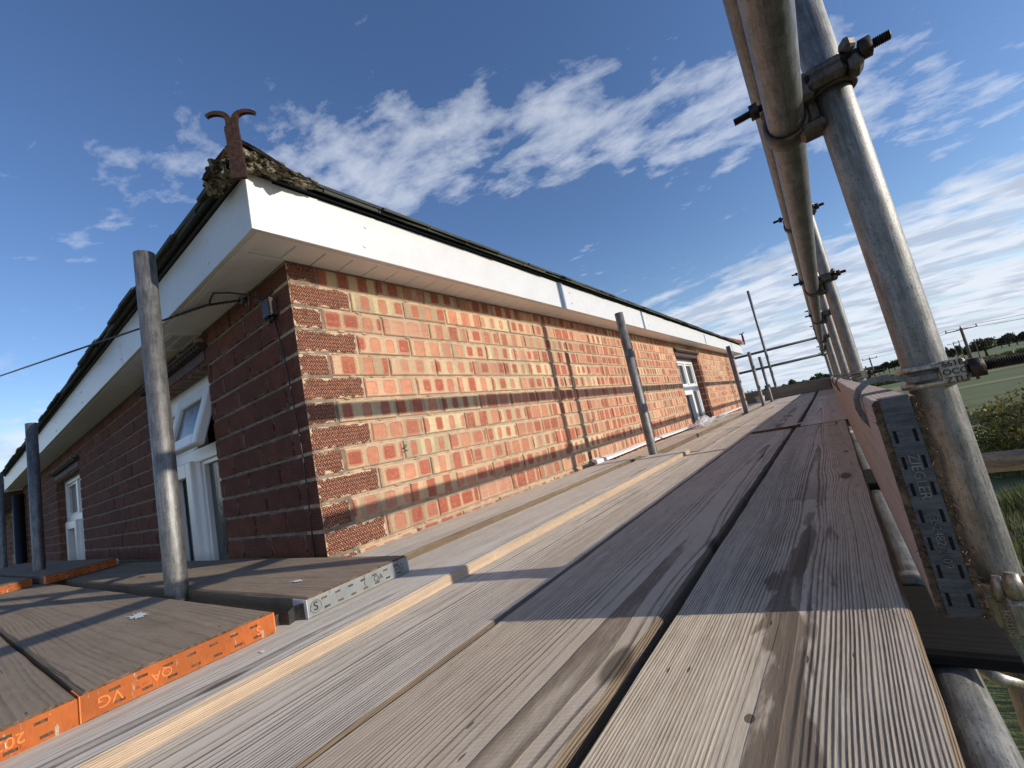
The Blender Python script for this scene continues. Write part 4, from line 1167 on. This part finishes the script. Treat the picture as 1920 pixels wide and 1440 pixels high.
tb['label'] = 'pinkish toe board on edge with a slotted metal end plate, hooked to the nearest standard'
# local frame: x along the length (away), y up, z towards the wall-opposite side
pl_w = .0245
cy = []; slots = []
for i in range(7):
    c = .072 - i * .0275
    slots.append((c - .0066, c + .0066))
bm = bmesh.new(); cache = {}
ysn = sorted({-.110, .1125} | {a for s_ in slots for a in s_}); zsn = sorted({-pl_w / 2, pl_w / 2, -.0094, -.0064, .0064, .0094})
for a, b_ in zip(ysn, ysn[1:]):
    for c, d_ in zip(zsn, zsn[1:]):
        my, mz = (a + b_) / 2, (c + d_) / 2
        if any(s0 < my < s1 for s0, s1 in slots) and .0064 < abs(mz) < .0094: continue
        vs = []
        for yy, zz in ((a, c), (a, d_), (b_, d_), (b_, c)):
            k_ = (round(yy, 5), round(zz, 5))
            if k_ not in cache: cache[k_] = bm.verts.new((-.0025, yy, zz))
            vs.append(cache[k_])
        bm.faces.new(vs)
bmesh.ops.recalc_face_normals(bm, faces=bm.faces)
bmesh.ops.solidify(bm, geom=list(bm.faces), thickness=.0014)
box(bm, (-.0025, .1125, -pl_w / 2), (.022, .1139, pl_w / 2))
finish('end_plate', bm, M_PLATE, tb)
bm = bmesh.new()
for s0, s1 in slots:
    for zz in (-.0079, .0079): box(bm, (-.0012, s0, zz - .0016), (-.0004, s1, zz + .0016))
finish('slot_shade_fill', bm, M_DARK, tb, kind='stuff')  # near-black pieces filling the slots in place of their inner shade
# lettering reads downwards
text_mesh('embossed_lettering', 'ZIEGLER', .0125, basis((-.0032, .030, .0002), (0, -1, 0), (0, 0, 1)), M_STEEL, tb, .0008)
text_mesh('embossed_lettering', 'BS2482/2009', .0098, basis((-.0032, -.036, .0002), (0, -1, 0), (0, 0, 1)), M_STEEL, tb, .0008)
bm = bmesh.new()  # frayed fibres on the sawn end
for i in range(100):
    yy = R_.uniform(-.11, .112); sd_ = R_.choice((-1, 1, 1)); zz = sd_ * R_.uniform(.0128, .0195); p_ = Vector((-.0005, yy, zz)); q_ = p_ + Vector((R_.uniform(-.007, -.001), R_.uniform(-.005, .005), R_.uniform(-.004, .005)))
    path_tube(bm, [p_, (p_ + q_) / 2 + Vector((0, R_.uniform(-.002, .002), R_.uniform(-.002, .002))), q_], [.0006, .0005, .0002], 4)
finish('frayed_fibres', bm, M_RAW, tb, kind='stuff')
toeboard('pinkish toe board continuing in line beyond the first one', (1.2560, 3.87), (1.2600, 8.96), -.045, .172, .038, M_WOODP, 32)
tb2, L = toeboard('grey knotty toe board standing across the far end of the deck', (1.225, 9.0), (-.9, 9.0), -.030, .178, .038, M_WOODL, 33)
board('sole_plank', 'dark short plank lying across the ledger under the nearest boards', (.70, .025), (1.278, .025), .165, -.0725, M_DPLANK, seed=41, side=M_DPLANK, th=.016, cat='plank')
board('sole_plank', 'dark short plank lying across the ledger further along', (.70, .86), (1.272, .86), .20, -.0725, M_DPLANK, seed=42, side=M_DPLANK, th=.016, cat='plank')

# ------------------------------------------------------------------ scaffold tubes
RT = .02415
def stube(name, label, p0, p1, mt=M_STEEL, cat='scaffold tube', r=RT, group=None):
    p0 = Vector(p0); p1 = Vector(p1); L = (p1 - p0).length
    bm = bmesh.new(); tube(bm, (0, 0, 0), (0, 0, L), r, 40, hollow=.004, rings=max(1, int(L / .8)))
    o = finish(name, bm, mt); o.location = p0; o.rotation_mode = 'QUATERNION'; o.rotation_quaternion = (p1 - p0).to_track_quat('Z', 'Y')
    return tag(o, label, cat, group)
SX = 1.31
SY = [.17, 1.77, 3.12, 5.35, 7.25]
STOP = [1.33, 1.7, 1.6, 1.5, 2.93]
lb = ['nearest galvanised standard, thick upright tube at the right of the picture', 'second outer standard, upright just behind the guard rails', 'third outer standard, bright edged upright tube', 'fourth outer standard close to the far toe board', 'fifth outer standard, tall tube rising left of the guard rails']
for i, y in enumerate(SY): stube('scaffold_standard', lb[i], (SX, y, GZ), (SX, y, STOP[i]), cat='standard')
stube('scaffold_standard', 'far corner standard with a sunlit edge, top just above the far clouds', (1.285, 9.5, GZ), (1.285, 9.5, 2.60), cat='standard')
stube('scaffold_standard', 'furthest outer standard, shorter dark tube behind the corner one', (1.29, 11.2, GZ), (1.29, 11.2, 2.75), cat='standard')
stube('scaffold_standard', 'tall thin standard at the far end rising well above the rails', (.385, 9.05, GZ), (.385, 9.05, 2.17), cat='standard')
stube('scaffold_standard', 'inner post at the middle of the sunlit wall', (.345, 1.735, GZ), (.345, 1.735, .812), M_STEELO, cat='standard')
stube('scaffold_standard', 'inner post near the far corner of the house', (.345, 5.15, GZ), (.345, 5.15, .806), M_STEELO, cat='standard')
stube('scaffold_standard', 'brownish inner post past the house corner, left one of two', (.345, 6.9, GZ), (.345, 6.9, .81), M_STEELO, cat='standard')
stube('scaffold_standard', 'brownish inner post past the house corner, right one of two', (.345, 8.15, GZ), (.345, 8.15, .78), M_STEELO, cat='standard')
stube('scaffold_standard', 'thick post standing through the boards before the near window', (-.190, -.290, GZ), (-.190, -.290, .925), M_STEEL, cat='standard')
stube('scaffold_standard', 'second post along the shaded wall, before the further window', (-2.33, -.32, GZ), (-2.33, -.32, .86), M_STEEL, cat='standard')
stube('scaffold_standard', 'third post along the shaded wall, cut by the left edge', (-4.33, -.33, GZ), (-4.33, -.33, .82), M_STEEL, cat='standard')
GX = 1.247
stube('guard_rail', 'lower guard rail, thick tube with yellow lichen passing overhead', (GX, -2.2, .61), (GX, 9.45, .61), M_STEELR, cat='guard rail')
stube('guard_rail', 'upper guard rail, thinner looking tube left of the lower one', (GX - .004, -2.2, .93), (GX - .004, 9.45, .93), M_STEELR, cat='guard rail')
stube('guard_rail', 'upper rail across the far end of the lift', (-1.5, 9.11, .93), (1.36, 9.11, .93), M_STEELO, cat='guard rail')
stube('guard_rail', 'lower rail across the far end of the lift', (-1.5, 9.11, .61), (1.36, 9.11, .61), M_STEELO, cat='guard rail')
stube('ledger', 'ledger tube running under the outer board', (1.222, -1.6, -.1135), (1.245, 9.3, -.1135), M_STEELO, cat='ledger')
stube('ledger', 'inner ledger tube under the wall side boards', (.30, -1.6, -.128), (.30, 9.3, -.128), M_STEELO, cat='ledger')
stube('ledger', 'ledger tube under the boards of the shaded wall', (-6.5, -.35, -.10), (-.2, -.35, -.10), M_STEELO, cat='ledger')
stube('transom', 'transom tube end sticking out to the right past the nearest standard', (1.345, .905, -.078), (2.6, .905, -.078), M_STEEL, cat='transom')
ords = ['nearest', 'second', 'third', 'fourth', 'fifth']
for i, yy in enumerate((2.1, 3.6, 5.2, 6.8, 8.4)): stube('transom', f'transom tube under the deck, {ords[i]} one counted from the paper scrap', (.05, yy, -.100), (1.5, yy, -.100), M_STEELO, cat='transom', group='transoms under the deck')

# couplers joining a rail to a standard
def coupler(y, z, label, gx=GX, sx=SX, detail=True):
    root = thing('coupler', label, 'coupler', (sx, y, z))
    rx = gx - sx
    bm = bmesh.new()
    ring_band(bm, (0, 0, .030), (0, 0, 1), RT + .0004, RT + .0075, .036, 30, 0, 360)
    box(bm, (-.046, -.044, .004), (-.022, -.004, .046), bev=.006)
    box(bm, (-.030, -.048, .012), (.020, -.028, .044), bev=.007)
    box(bm, (.020, -.052, .006), (.036, -.020, .030), bev=.006); box(bm, (.016, -.052, .036), (.034, -.026, .058), bev=.007)
    finish('standard_band', bm, M_CASTD, root)
    bm = bmesh.new()
    ring_band(bm, (rx, 0, 0), (0, 1, 0), RT + .0004, RT + .0068, .038, 30, 0, 360)
    box(bm, (rx + .012, -.021, -.036), (rx + .046, .016, -.016), bev=.006); box(bm, (rx + .024, -.022, -.024), (-.022, .018, .030), bev=.007)
    box(bm, (rx - .028, -.018, .020), (rx + .030, .012, .034), bev=.004)
    finish('rail_band', bm, M_CASTD, root)
    finish('bolt', bolt_bm((-.030, -.042, .030), (.068, -.042, .030), .0068), M_BOLT, root)
    bm = bmesh.new(); hexnut(bm, (.041, -.042, .030), (1, 0, 0), .0135, .013); finish('nut', bm, M_BOLT, root)
    finish('bolt', bolt_bm((rx - .064, -.010, .044), (rx + .02, -.010, .044), .0062), M_BOLT, root)
    bm = bmesh.new(); hexnut(bm, (rx - .034, -.010, .044), (1, 0, 0), .0122, .012); finish('nut', bm, M_BOLT, root)
    return root
ords = ['nearest', 'second', 'third', 'fourth', 'fifth']
for i, y in enumerate(SY):
    coupler(y - .004, .61, f'rusty double coupler holding the lower guard rail to the {ords[i]} standard')
    if i < 1: continue
    coupler(y - .004, .93, f'small dark coupler holding the upper guard rail to the {ords[i]} standard', gx=GX - .004)
coupler(9.5, .61, 'coupler at the far corner on the lower rail', sx=1.285); coupler(9.5, .93, 'coupler at the far corner on the upper rail', sx=1.285)

def toe_clip(y, label, z=.186, letters=False):
    root = thing('toe_board_clip', label, 'clip', (SX, y, z))
    bm = bmesh.new()
    for dz_ in (-.0115, .0115): ring_band(bm, (0, 0, dz_), (0, 0, 1), RT + .0005, RT + .0068, .0085, 30, 0, 360)
    box(bm, (.008, -.0375, -.0155), (.0335, -.0245, .0155), bev=.003)
    box(bm, (-.020, -.0345, -.0145), (.010, -.0275, -.0075), bev=.002); box(bm, (-.020, -.0345, .0075), (.010, -.0275, .0145), bev=.002)
    finish('strap', bm, M_CAST, root)
    bm = bmesh.new()      # hook over the toe board and down its inner face
    pts = [(.004, -.031, -.001), (-.020, -.034, -.001), (-.034, -.036, .004), (-.046, -.036, .008), (-.058, -.036, .009), (-.069, -.036, .006), (-.078, -.036, -.001), (-.0835, -.036, -.012), (-.0845, -.036, -.026), (-.0815, -.036, -.042), (-.0745, -.036, -.056)]
    prev = None
    for i, p_ in enumerate(pts):
        a = Vector(pts[max(0, i - 1)]); c = Vector(pts[min(len(pts) - 1, i + 1)]); t_ = (c - a).normalized(); nn = Vector((t_.z, 0, -t_.x)).normalized(); wy = .010 if i < 8 else .010 - (i - 7) * .0022
        if i == 0: nn = Vector((0, 0, 1))
        ring = [bm.verts.new(Vector(p_) + nn * s1 * .0036 + Vector((0, s2 * wy + .004, 0))) for s1, s2 in ((1, 1), (1, -1), (-1, -1), (-1, 1))]
        if prev:
            for k_ in range(4): bm.faces.new((prev[k_], prev[(k_ + 1) % 4], ring[(k_ + 1) % 4], ring[k_]))
        else: bm.faces.new(ring)
        prev = ring
    bm.faces.new(list(reversed(prev))); bmesh.ops.recalc_face_normals(bm, faces=bm.faces); finish('hook', bm, M_STEELO, root)
    finish('bolt', bolt_bm((.030, -.030, 0), (.088, -.030, 0), .0068), M_BOLT, root)
    bm = bmesh.new(); hexnut(bm, (.0415, -.030, 0), (1, 0, 0), .0135, .013); finish('nut', bm, M_BOLT, root)
    if letters:
        for s, zz in (('6618', .0105), ('OCC', 0.0), ('ZTLI', -.0105)):
            text_mesh('cast_lettering', s, .0105, basis((.0208, -.0379, zz), (1, 0, 0), (0, 0, 1)), M_BOLT, root, .0008)
    return root
for i, y in enumerate(SY): toe_clip(y, f'toe board clip with a hook over the toe board at the {ords[i]} standard', letters=(i == 0))

# right-angle coupler between the ledger and the nearest standard
cp = thing('coupler', 'heavy forged coupler with cast letters, low on the nearest standard', 'coupler', (SX, .17, -.110))
bm = bmesh.new()
ring_band(bm, (0, 0, .0), (0, 0, 1), RT + .0005, RT + .0085, .052, 30, 0, 360)
box(bm, (-.012, -.046, -.034), (.022, -.026, .018), bev=.009)
for xx in (-.008, .018): path_tube(bm, [(xx, -.034, .012), (xx + .001, -.036, .028), (xx + .003, -.034, .040)], [.0062, .0062, .004], 10)
finish('body', bm, M_CAST, cp)
bm = bmesh.new(); path_tube(bm, [(.005, -.036, .018), (.006, -.042, .030), (.008, -.040, .046)], [.0085, .0095, .006], 12); finish('flap', bm, M_CAST, cp)
text_mesh('cast_lettering', 'BRITISH', .0095, basis((-.008, -.0466, -.012), (0, 0, 1), (-1, 0, 0)), M_CAST, cp, .0012)
text_mesh('cast_lettering', 'BS', .009, basis((.010, -.0466, .006), (1, 0, 0), (0, 0, 1)), M_CAST, cp, .0012)
bm = bmesh.new(); box(bm, (-.072, -.030, -.056), (-.030, .020, -.030), bev=.008); ring_band(bm, (-.0855, 0, -.0035), (0, 1, 0), RT + .0005, RT + .006, .04, 28); finish('ledger_band', bm, M_CAST, cp)
finish('bolt', bolt_bm((-.055, -.040, -.040), (-.055, -.028, -.040), .009), M_BOLT, cp)
bm = bmesh.new(); path_tube(bm, [(-.050, -.026, -.075), (-.030, -.030, -.088), (-.012, -.026, -.092)], [.008, .009, .005], 10); finish('flap', bm, M_CAST, cp)

# ------------------------------------------------------------------ loose things on the deck
bm = bmesh.new(); prev = None
for i in range(60):
    y_ = 1.55 + 5.6 * i / 59; x_ = .062 - .035 * min(1, (y_ - 1.55) / .8) + .006 * math.sin(y_ * 2.1); z_ = (.018 - .006 * min(1, (y_ - 1.55) / .6)) + .002 * math.sin(y_ * 3)
    lift = .012 * math.exp(-((y_ - 1.55) / .2) ** 2)
    v_ = [bm.verts.new((x_ + .028, y_, z_ - .022)), bm.verts.new((x_ + .026, y_, z_ - .012 + lift)), bm.verts.new((x_ - .002, y_, z_ - .002 + lift)), bm.verts.new((x_ - .006, y_, z_ - .010 + lift)), bm.verts.new((x_ + .018, y_, z_ - .022))]
    if prev:
        for k_ in range(5): bm.faces.new((prev[k_], prev[(k_ + 1) % 5], v_[(k_ + 1) % 5], v_[k_]))
    else: bm.faces.new(v_)
    prev = v_
bm.faces.new(list(reversed(prev))); bmesh.ops.recalc_face_normals(bm, faces=bm.faces)
tag(finish('trim_strip', bm, M_UPVC), 'long white plastic trim strip lying at the foot of the sunlit wall', 'trim strip')
bm = bmesh.new()
gx, gy = 34, 60
vs = {}
for i in range(gx):
    for j in range(gy):
        uu = i / (gx - 1); vv = j / (gy - 1); x_ = .07 + uu * (.20 - .09 * vv); y_ = 3.45 + vv * 1.75
        hgt = (.085 * math.exp(-((vv - .22) / .17) ** 2) + .03 * math.exp(-((vv - .8) / .15) ** 2) + .008) * (.35 + .65 * math.sin(math.pi * uu))
        z_ = -.016 + hgt * (.7 + .9 * mnoise.noise(Vector((x_ * 18, y_ * 14, 3)))) + .003
        vs[i, j] = bm.verts.new((x_ + .02 * mnoise.noise(Vector((x_ * 20, y_ * 8, 0))), y_ + .05 * mnoise.noise(Vector((x_ * 15, y_ * 6, 8))), max(z_, -.0155)))
for i in range(gx - 1):
    for j in range(gy - 1):
        bm.faces.new((vs[i, j], vs[i + 1, j], vs[i + 1, j + 1], vs[i, j + 1]))
tag(finish('polythene_sheet', bm, M_FILM, smooth=True), 'crumpled clear polythene sheet on the deck below the sunlit window', 'plastic sheet')
bm = bmesh.new()
vs = [bm.verts.new(p_) for p_ in ((.945, 2.15, .002), (1.045, 2.19, .002), (1.075, 2.235, .008), (.955, 2.215, .003))]; bm.faces.new(vs); bmesh.ops.solidify(bm, geom=list(bm.faces), thickness=.001)
o = finish('paper_scrap', bm, M_PAPER); o.location = (0, 0, ZD + .016); tag(o, 'pale paper scrap lying over the board joint', 'paper scrap')
t = thing('tub', 'small white plastic tub on the deck before the far toe board', 'tub', (.13, 8.55, ZD + .001))
bm = bmesh.new(); tube(bm, (0, 0, 0), (0, 0, .11), .065, 24, r1=.078); finish('body', bm, M_BUCKET, t)
bm = bmesh.new(); ring_band(bm, (0, 0, .108), (0, 0, 1), .074, .083, .012, 24); finish('rim', bm, M_BUCKET, t)
# plaster splashes on the return boards
for (xx, yy, s, lab) in ((-.02, -.40, .045, 'white plaster splash on the orange-ended board'), (.24, -.20, .022, 'small white splash on the pale-ended board near its end'), (.45, -.36, .010, 'tiny white splash on the raised grey board')):
    bm = bmesh.new(); n_ = 40; ctr = bm.verts.new((0, 0, .001)); rg_ = []
    for i in range(n_):
        a = 2 * math.pi * i / n_; rr_ = s * (.35 + .9 * abs(mnoise.noise(Vector((math.cos(a) * 2.4, math.sin(a) * 2.4, xx * 9)))) + (.35 if i % 5 == 0 else 0))
        rg_.append(bm.verts.new((math.cos(a) * rr_ * 1.2, math.sin(a) * rr_ * .45, .0002)))
    for i in range(n_): bm.faces.new((ctr, rg_[i], rg_[(i + 1) % n_]))
    o = finish('plaster_splash', bm, M_UPVC); o.location = (xx, yy, (.0235 if xx < .4 else Z4 + .0012)); tag(o, lab, 'splash')

# ------------------------------------------------------------------ background
def leaves(bm, sl_, c, rad_, n, size, rr, flat=.55, hollow=.55, squash=1.0):
    for i in range(n):
        while True:
            p = Vector((rr.uniform(-1, 1), rr.uniform(-1, 1), rr.uniform(-flat, 1)))
            l = p.length
            if l < 1 and l > hollow * rr.random() ** .5: break
        k_ = .82 + .36 * mnoise.noise(p * 2.3 + Vector(c) * .13)
        q_ = Vector(c) + Vector((p.x * rad_[0], p.y * rad_[1], p.z * rad_[2])) * k_
        u = Vector((rr.gauss(0, 1), rr.gauss(0, 1), rr.gauss(0, 1))).normalized(); w = u.cross(Vector((rr.gauss(0, 1), rr.gauss(0, 1), rr.gauss(0, 1)))).normalized()
        s = size * rr.uniform(.6, 1.35)
        vs = [bm.verts.new(q_ + u * s), bm.verts.new(q_ + w * s * .55), bm.verts.new(q_ - u * s), bm.verts.new(q_ - w * s * .55)]
        bm.faces.new(vs); sd_ = (rr.random(), rr.random(), rr.random())
        for v_ in vs: v_[sl_] = sd_
def tree(loc, h, w, mt, label, n=900, name='tree', trunk=.25, group=None, size=None):
    rr = random.Random(int(loc[0] * 13 + loc[1] * 7))
    t = thing(name, label, name.replace('_', ' ') if name != 'tree' else 'tree', (loc[0], loc[1], GZ), group=group)
    bm = bmesh.new(); tube(bm, (0, 0, 0), (0, 0, h * .6), w * .045, 8, r1=w * .018)
    for i in range(6):
        a = i * 1.05 + rr.random(); z_ = h * rr.uniform(.25, .5); tube(bm, (0, 0, z_), (math.cos(a) * w * .3, math.sin(a) * w * .3, z_ + h * .28), w * .02, 6, r1=w * .006)
    finish('trunk', bm, M_BARK, t)
    bm = bmesh.new(); sl_ = bm.verts.layers.float_vector.new('seed')
    for i in range(9):
        a = rr.uniform(0, 6.28); ro = w * .5 * rr.uniform(.1, .58); s = w * .5 * rr.uniform(.38, .62)
        leaves(bm, sl_, (math.cos(a) * ro, math.sin(a) * ro, h * (trunk + rr.uniform(.15, .50))), (s, s, h * rr.uniform(.18, .28)), n // 9, size or w * .028, rr)
    finish('crown', bm, mt, t); return t
def at(px_, py_, dist):
    d = (Rm.transposed() @ Vector((px_ - 960, py_ - 720, 800.0341))); hl = math.hypot(d.x, d.y)
    return CAM + d * (dist / hl)
def tree_px(px_, py_top, wpx, dist, mt, label, **k):
    p = at(px_, py_top, dist); depth = (Rm @ (p - CAM)).z
    return tree((p.x, p.y), p.z - GZ, wpx / 800.0341 * depth, mt, label, **k)
tree_px(1838, 630, 50, 210, M_LEAFD, 'broad round tree on the field edge behind the near telegraph pole', n=3600, size=.35)
tree_px(1795, 645, 12, 230, M_LEAFD, 'dark conical tree among farm roofs left of the round tree', n=900, size=.3)
tree_px(1780, 652, 14, 230, M_LEAFD, 'low dark tree left of the conical one', n=900, size=.3)
tree_px(1772, 647, 9, 240, M_LEAFP, 'pale small tree beside the nearest standard', n=700, size=.3)
tree_px(1808, 648, 14, 235, M_LEAFD, 'dark bushy tree right of the conical one', n=900, size=.3)
for i, (a, b_, w_, lab) in enumerate([(1872, 633, 18, 'dark tree in the distant row right of the round tree'), (1884, 625, 26, 'pale leafed tree in the middle of the distant row'), (1900, 624, 22, 'second pale tree of the distant row'), (1914, 621, 20, 'tree of the distant row near the right edge'), (1930, 617, 24, 'tree of the distant row cut by the right edge')]):
    tree_px(a, b_, w_, 330, M_LEAFP if i in (1, 2) else M_LEAFD, lab, n=1400, size=.55)
for i, (a, b_, w_) in enumerate([(1632, 690, 14), (1644, 685, 14), (1652, 681, 15), (1661, 676, 17), (1672, 674, 18), (1683, 669, 18), (1694, 668, 16)]):
    tree_px(a, b_, w_, 260, M_LEAFD, ['leftmost far hedgerow tree right of the second standard','far hedgerow tree just left of the telegraph pole with two arms','far hedgerow tree right behind the telegraph pole with two arms','far hedgerow tree just right of the telegraph pole with two arms','taller far hedgerow tree midway between pole and nearest standard','far hedgerow tree last but one before the nearest standard','far hedgerow tree touching the left side of the nearest standard'][i], n=700, group='far hedgerow trees between standards', size=.42)
tree_px(1622, 684, 8, 130, M_LEAFD, 'small dark tree beside the second standard', n=400, size=.25)
for i, (a, b_, w_, mt_, lab) in enumerate([(1551, 693, 46, M_LEAFG, 'leafy green tree showing over the far toe board by the corner'), (1528, 699, 34, M_LEAFG, 'low green shrub tree left of the leafy one over the toe board'), (1508, 711, 26, M_LEAFP, 'pale thin tree over the middle of the far toe board'), (1483, 708, 24, M_LEAFD, 'small dark tree standing behind the tall far standard'), (1464, 722, 18, M_LEAFP, 'pale low tree behind the far toe board'), (1441, 717, 17, M_LEAFD, 'dark round tree between the two brownish posts'), (1430, 727, 14, M_LEAFD, 'dark bush beside the barn roof')]):
    tree_px(a, b_, w_, 60 + i * 6, mt_, lab, n=2200, size=.26)
# low hedges across the field
for i, (y0, h_, x0, x1) in enumerate([(118, 1.2, 6, 120), (150, 1.4, 0, 160), (420, 2.2, -300, 120), (640, 4, -500, 640)]):
    rr = random.Random(90 + i); bm = bmesh.new(); sl_ = bm.verts.layers.float_vector.new('seed'); n = 2600
    for k_ in range(n):
        x_ = rr.uniform(x0, x1); hh_ = h_ * (.6 + .6 * abs(mnoise.noise(Vector((x_ * .06, i, 0)))) * 1.6)
        q_ = Vector((x_, y0 + x_ * .12 + rr.uniform(-1, 1) * h_ * .6, GZ + rr.random() * hh_)); s = h_ * .20 * rr.uniform(.6, 1.4) + .12
        u = Vector((rr.gauss(0, 1), rr.gauss(0, .4), rr.gauss(0, .6))).normalized(); w = u.cross(Vector((rr.gauss(0, .3), 1, rr.gauss(0, .3)))).normalized()
        vs = [bm.verts.new(q_ + u * s * 1.6), bm.verts.new(q_ + w * s), bm.verts.new(q_ - u * s * 1.6), bm.verts.new(q_ - w * s)]; bm.faces.new(vs)
        sd_ = (rr.random(), rr.random(), 0)
        for v_ in vs: v_[sl_] = sd_
    o = finish('hedgerow', bm, M_GRASS if i < 2 else M_LEAFD, kind='stuff')
# hedge and bushes below the scaffold
def bush(c, rad_, mt, n, size, label, seed):
    rr = random.Random(seed); bm = bmesh.new(); sl_ = bm.verts.layers.float_vector.new('seed'); t = thing('bush', label, 'bush', (c[0], c[1], GZ))
    leaves(bm, sl_, (0, 0, rad_[2] * .45), rad_, n, size, rr, flat=.45, hollow=.75); finish('foliage', bm, mt, t)
    bm = bmesh.new()
    for i in range(9):
        a = rr.uniform(0, 6.28); tube(bm, (0, 0, -.1), (math.cos(a) * rad_[0] * .5, math.sin(a) * rad_[1] * .5, rad_[2] * .8), .04, 6, r1=.01)
    finish('stems', bm, M_BARK, t)
bush((8.6, 22.5), (5.2, 3.4, 2.3), M_LEAFA, 26000, .075, 'big hedge bush with yellowing autumn leaves right of the nearest standard', 1)
bush((11.5, 28), (3.0, 2.5, 2.7), M_LEAFG, 7000, .10, 'darker green bush behind the yellowing hedge at the right edge', 2)
bush((5.6, 36), (1.8, 1.8, 1.7), M_LEAFG, 4000, .10, 'small green bush seen between the second and nearest standards', 3)
bush((9.5, 15.5), (3.4, 2.2, 1.2), M_LEAFG, 9000, .06, 'low bramble bush at the right edge below the transom', 4)
# long grass below
rr = random.Random(5); bm = bmesh.new(); sl_ = bm.verts.layers.float_vector.new('seed')
for i in range(30000):
    x_ = rr.uniform(2.5, 14); y_ = rr.uniform(4, 18.5); h_ = rr.uniform(.25, .7) * (.5 + .9 * abs(mnoise.noise(Vector((x_ * .5, y_ * .5, 0)))) * 1.5)
    a = rr.uniform(0, 6.28); w = .012 + h_ * .015; dx_, dy_ = math.cos(a) * w, math.sin(a) * w; lx, ly = rr.gauss(0, .18) * h_, rr.gauss(0, .18) * h_
    vs = [bm.verts.new((x_ - dx_, y_ - dy_, GZ)), bm.verts.new((x_ + dx_, y_ + dy_, GZ)), bm.verts.new((x_ + lx, y_ + ly, GZ + h_))]; bm.faces.new(vs); sd_ = (rr.random(), rr.random(), 0)
    for v_ in vs: v_[sl_] = sd_
finish('long_grass', bm, M_GRASS, kind='stuff')
# telegraph poles and their wires
def tpole(px_t, py_t, dist, label, arm=2.2, hscale=1.0, rad_=.13, face=None):
    p = at(px_t, py_t, dist); t = thing('telegraph_pole', label, 'telegraph pole', (p.x, p.y, GZ)); h = p.z - GZ
    bm = bmesh.new(); tube(bm, (0, 0, 0), (0, 0, h), rad_, 12, r1=rad_ * .75); finish('pole', bm, M_POLE, t)
    ad = Vector((.93, -.10, 0)).normalized() if face is None else Vector(face).normalized()
    bm = bmesh.new(); a = ad * arm / 2; path_tube(bm, [Vector((0, 0, h - .25)) - a, Vector((0, 0, h - .25)) + a], .07, 6); finish('crossarm', bm, M_POLE, t)
    ins = []
    for s_ in (-.92, 0, .92):
        bm = bmesh.new(); q_ = Vector((0, 0, h - .18 if s_ else h)) + a * s_; tube(bm, q_, q_ + Vector((0, 0, .28)), .06, 8); finish('insulator', bm, M_BOLT, t); ins.append(Vector((p.x, p.y, GZ)) + q_ + Vector((0, 0, .28)))
    return ins
i1 = tpole(1801, 615, 85, 'wooden telegraph pole with crossarm at the hedge, nearest on the right', arm=3.2, rad_=.20)
i2 = tpole(1630, 671, 120, 'telegraph pole with transformer arm between the second and nearest standards', arm=2.6, rad_=.16)
i3 = tpole(1402, 733, 150, 'telegraph pole behind the house corner at the far end', arm=2.4, rad_=.17)
tpole(1787, 643, 190, 'small distant pole left of the near telegraph pole', arm=2.6)
tpole(1797, 639, 190, 'small distant pole just left of the round tree', arm=2.2)
tpole(1826, 637, 200, 'thin distant pole before the round tree', arm=.4)
def wire(a, c, sag, label, r=.022):
    pts = [a.lerp(c, i / 24) - Vector((0, 0, sag * math.sin(math.pi * i / 24))) for i in range(25)]
    bm = bmesh.new(); path_tube(bm, pts, r, 5); tag(finish('overhead_wire', bm, M_BOLT), label, 'wire', 'overhead wires')
off = at(2300, 470, 60); off2 = at(2300, 500, 60)
wire(i1[0], off2, .6, 'lower overhead wire running right from the near telegraph pole'); wire(i1[2], off, .6, 'upper overhead wire running right from the near telegraph pole')
wire(i1[0], i2[0], .8, 'lower overhead wire between the two right hand poles'); wire(i1[2], at(1560, 676, 120), .8, 'upper overhead wire passing behind the second standard')
wire(i2[0], i3[2], 2.0, 'long overhead wire running left to the pole behind the house')
# shed, barn
t = thing('shed', 'flat roofed shed with a dark felt roof behind the hedge at the right edge', 'shed', (15.4, 38, GZ))
bm = bmesh.new(); box(bm, (-3, 0, 0), (6, 6, 2.35)); finish('wall', bm, M_BARNW, t)
bm = bmesh.new(); box(bm, (-3.3, -.3, 2.36), (6.3, 6.3, 2.55), bev=.02); finish('roof', bm, M_FELT, t)
bm = bmesh.new(); box(bm, (-.6, -.05, 0), (.4, -.002, 2.0), bev=.01); finish('door', bm, M_COVER, t)
pb = at(1408, 739, 75)
t = thing('barn', 'low barn with blue-grey sheet roof seen behind the inner posts', 'barn', (pb.x, pb.y, GZ), (0, 0, math.radians(8)))
bm = bmesh.new(); box(bm, (-5.5, -3, 0), (5.5, 5, 3.2)); finish('wall', bm, M_BARNW, t)
bm = bmesh.new(); hb = pb.z - GZ
vs = [bm.verts.new(p_) for p_ in ((-5.9, -3.4, 3.1), (5.9, -3.4, 3.1), (5.9, 1, hb), (-5.9, 1, hb), (-5.9, 5.4, 3.1), (5.9, 5.4, 3.1))]
bm.faces.new((vs[0], vs[1], vs[2], vs[3])); bm.faces.new((vs[3], vs[2], vs[5], vs[4])); bmesh.ops.solidify(bm, geom=list(bm.faces), thickness=.06); finish('roof', bm, M_BARNR, t)
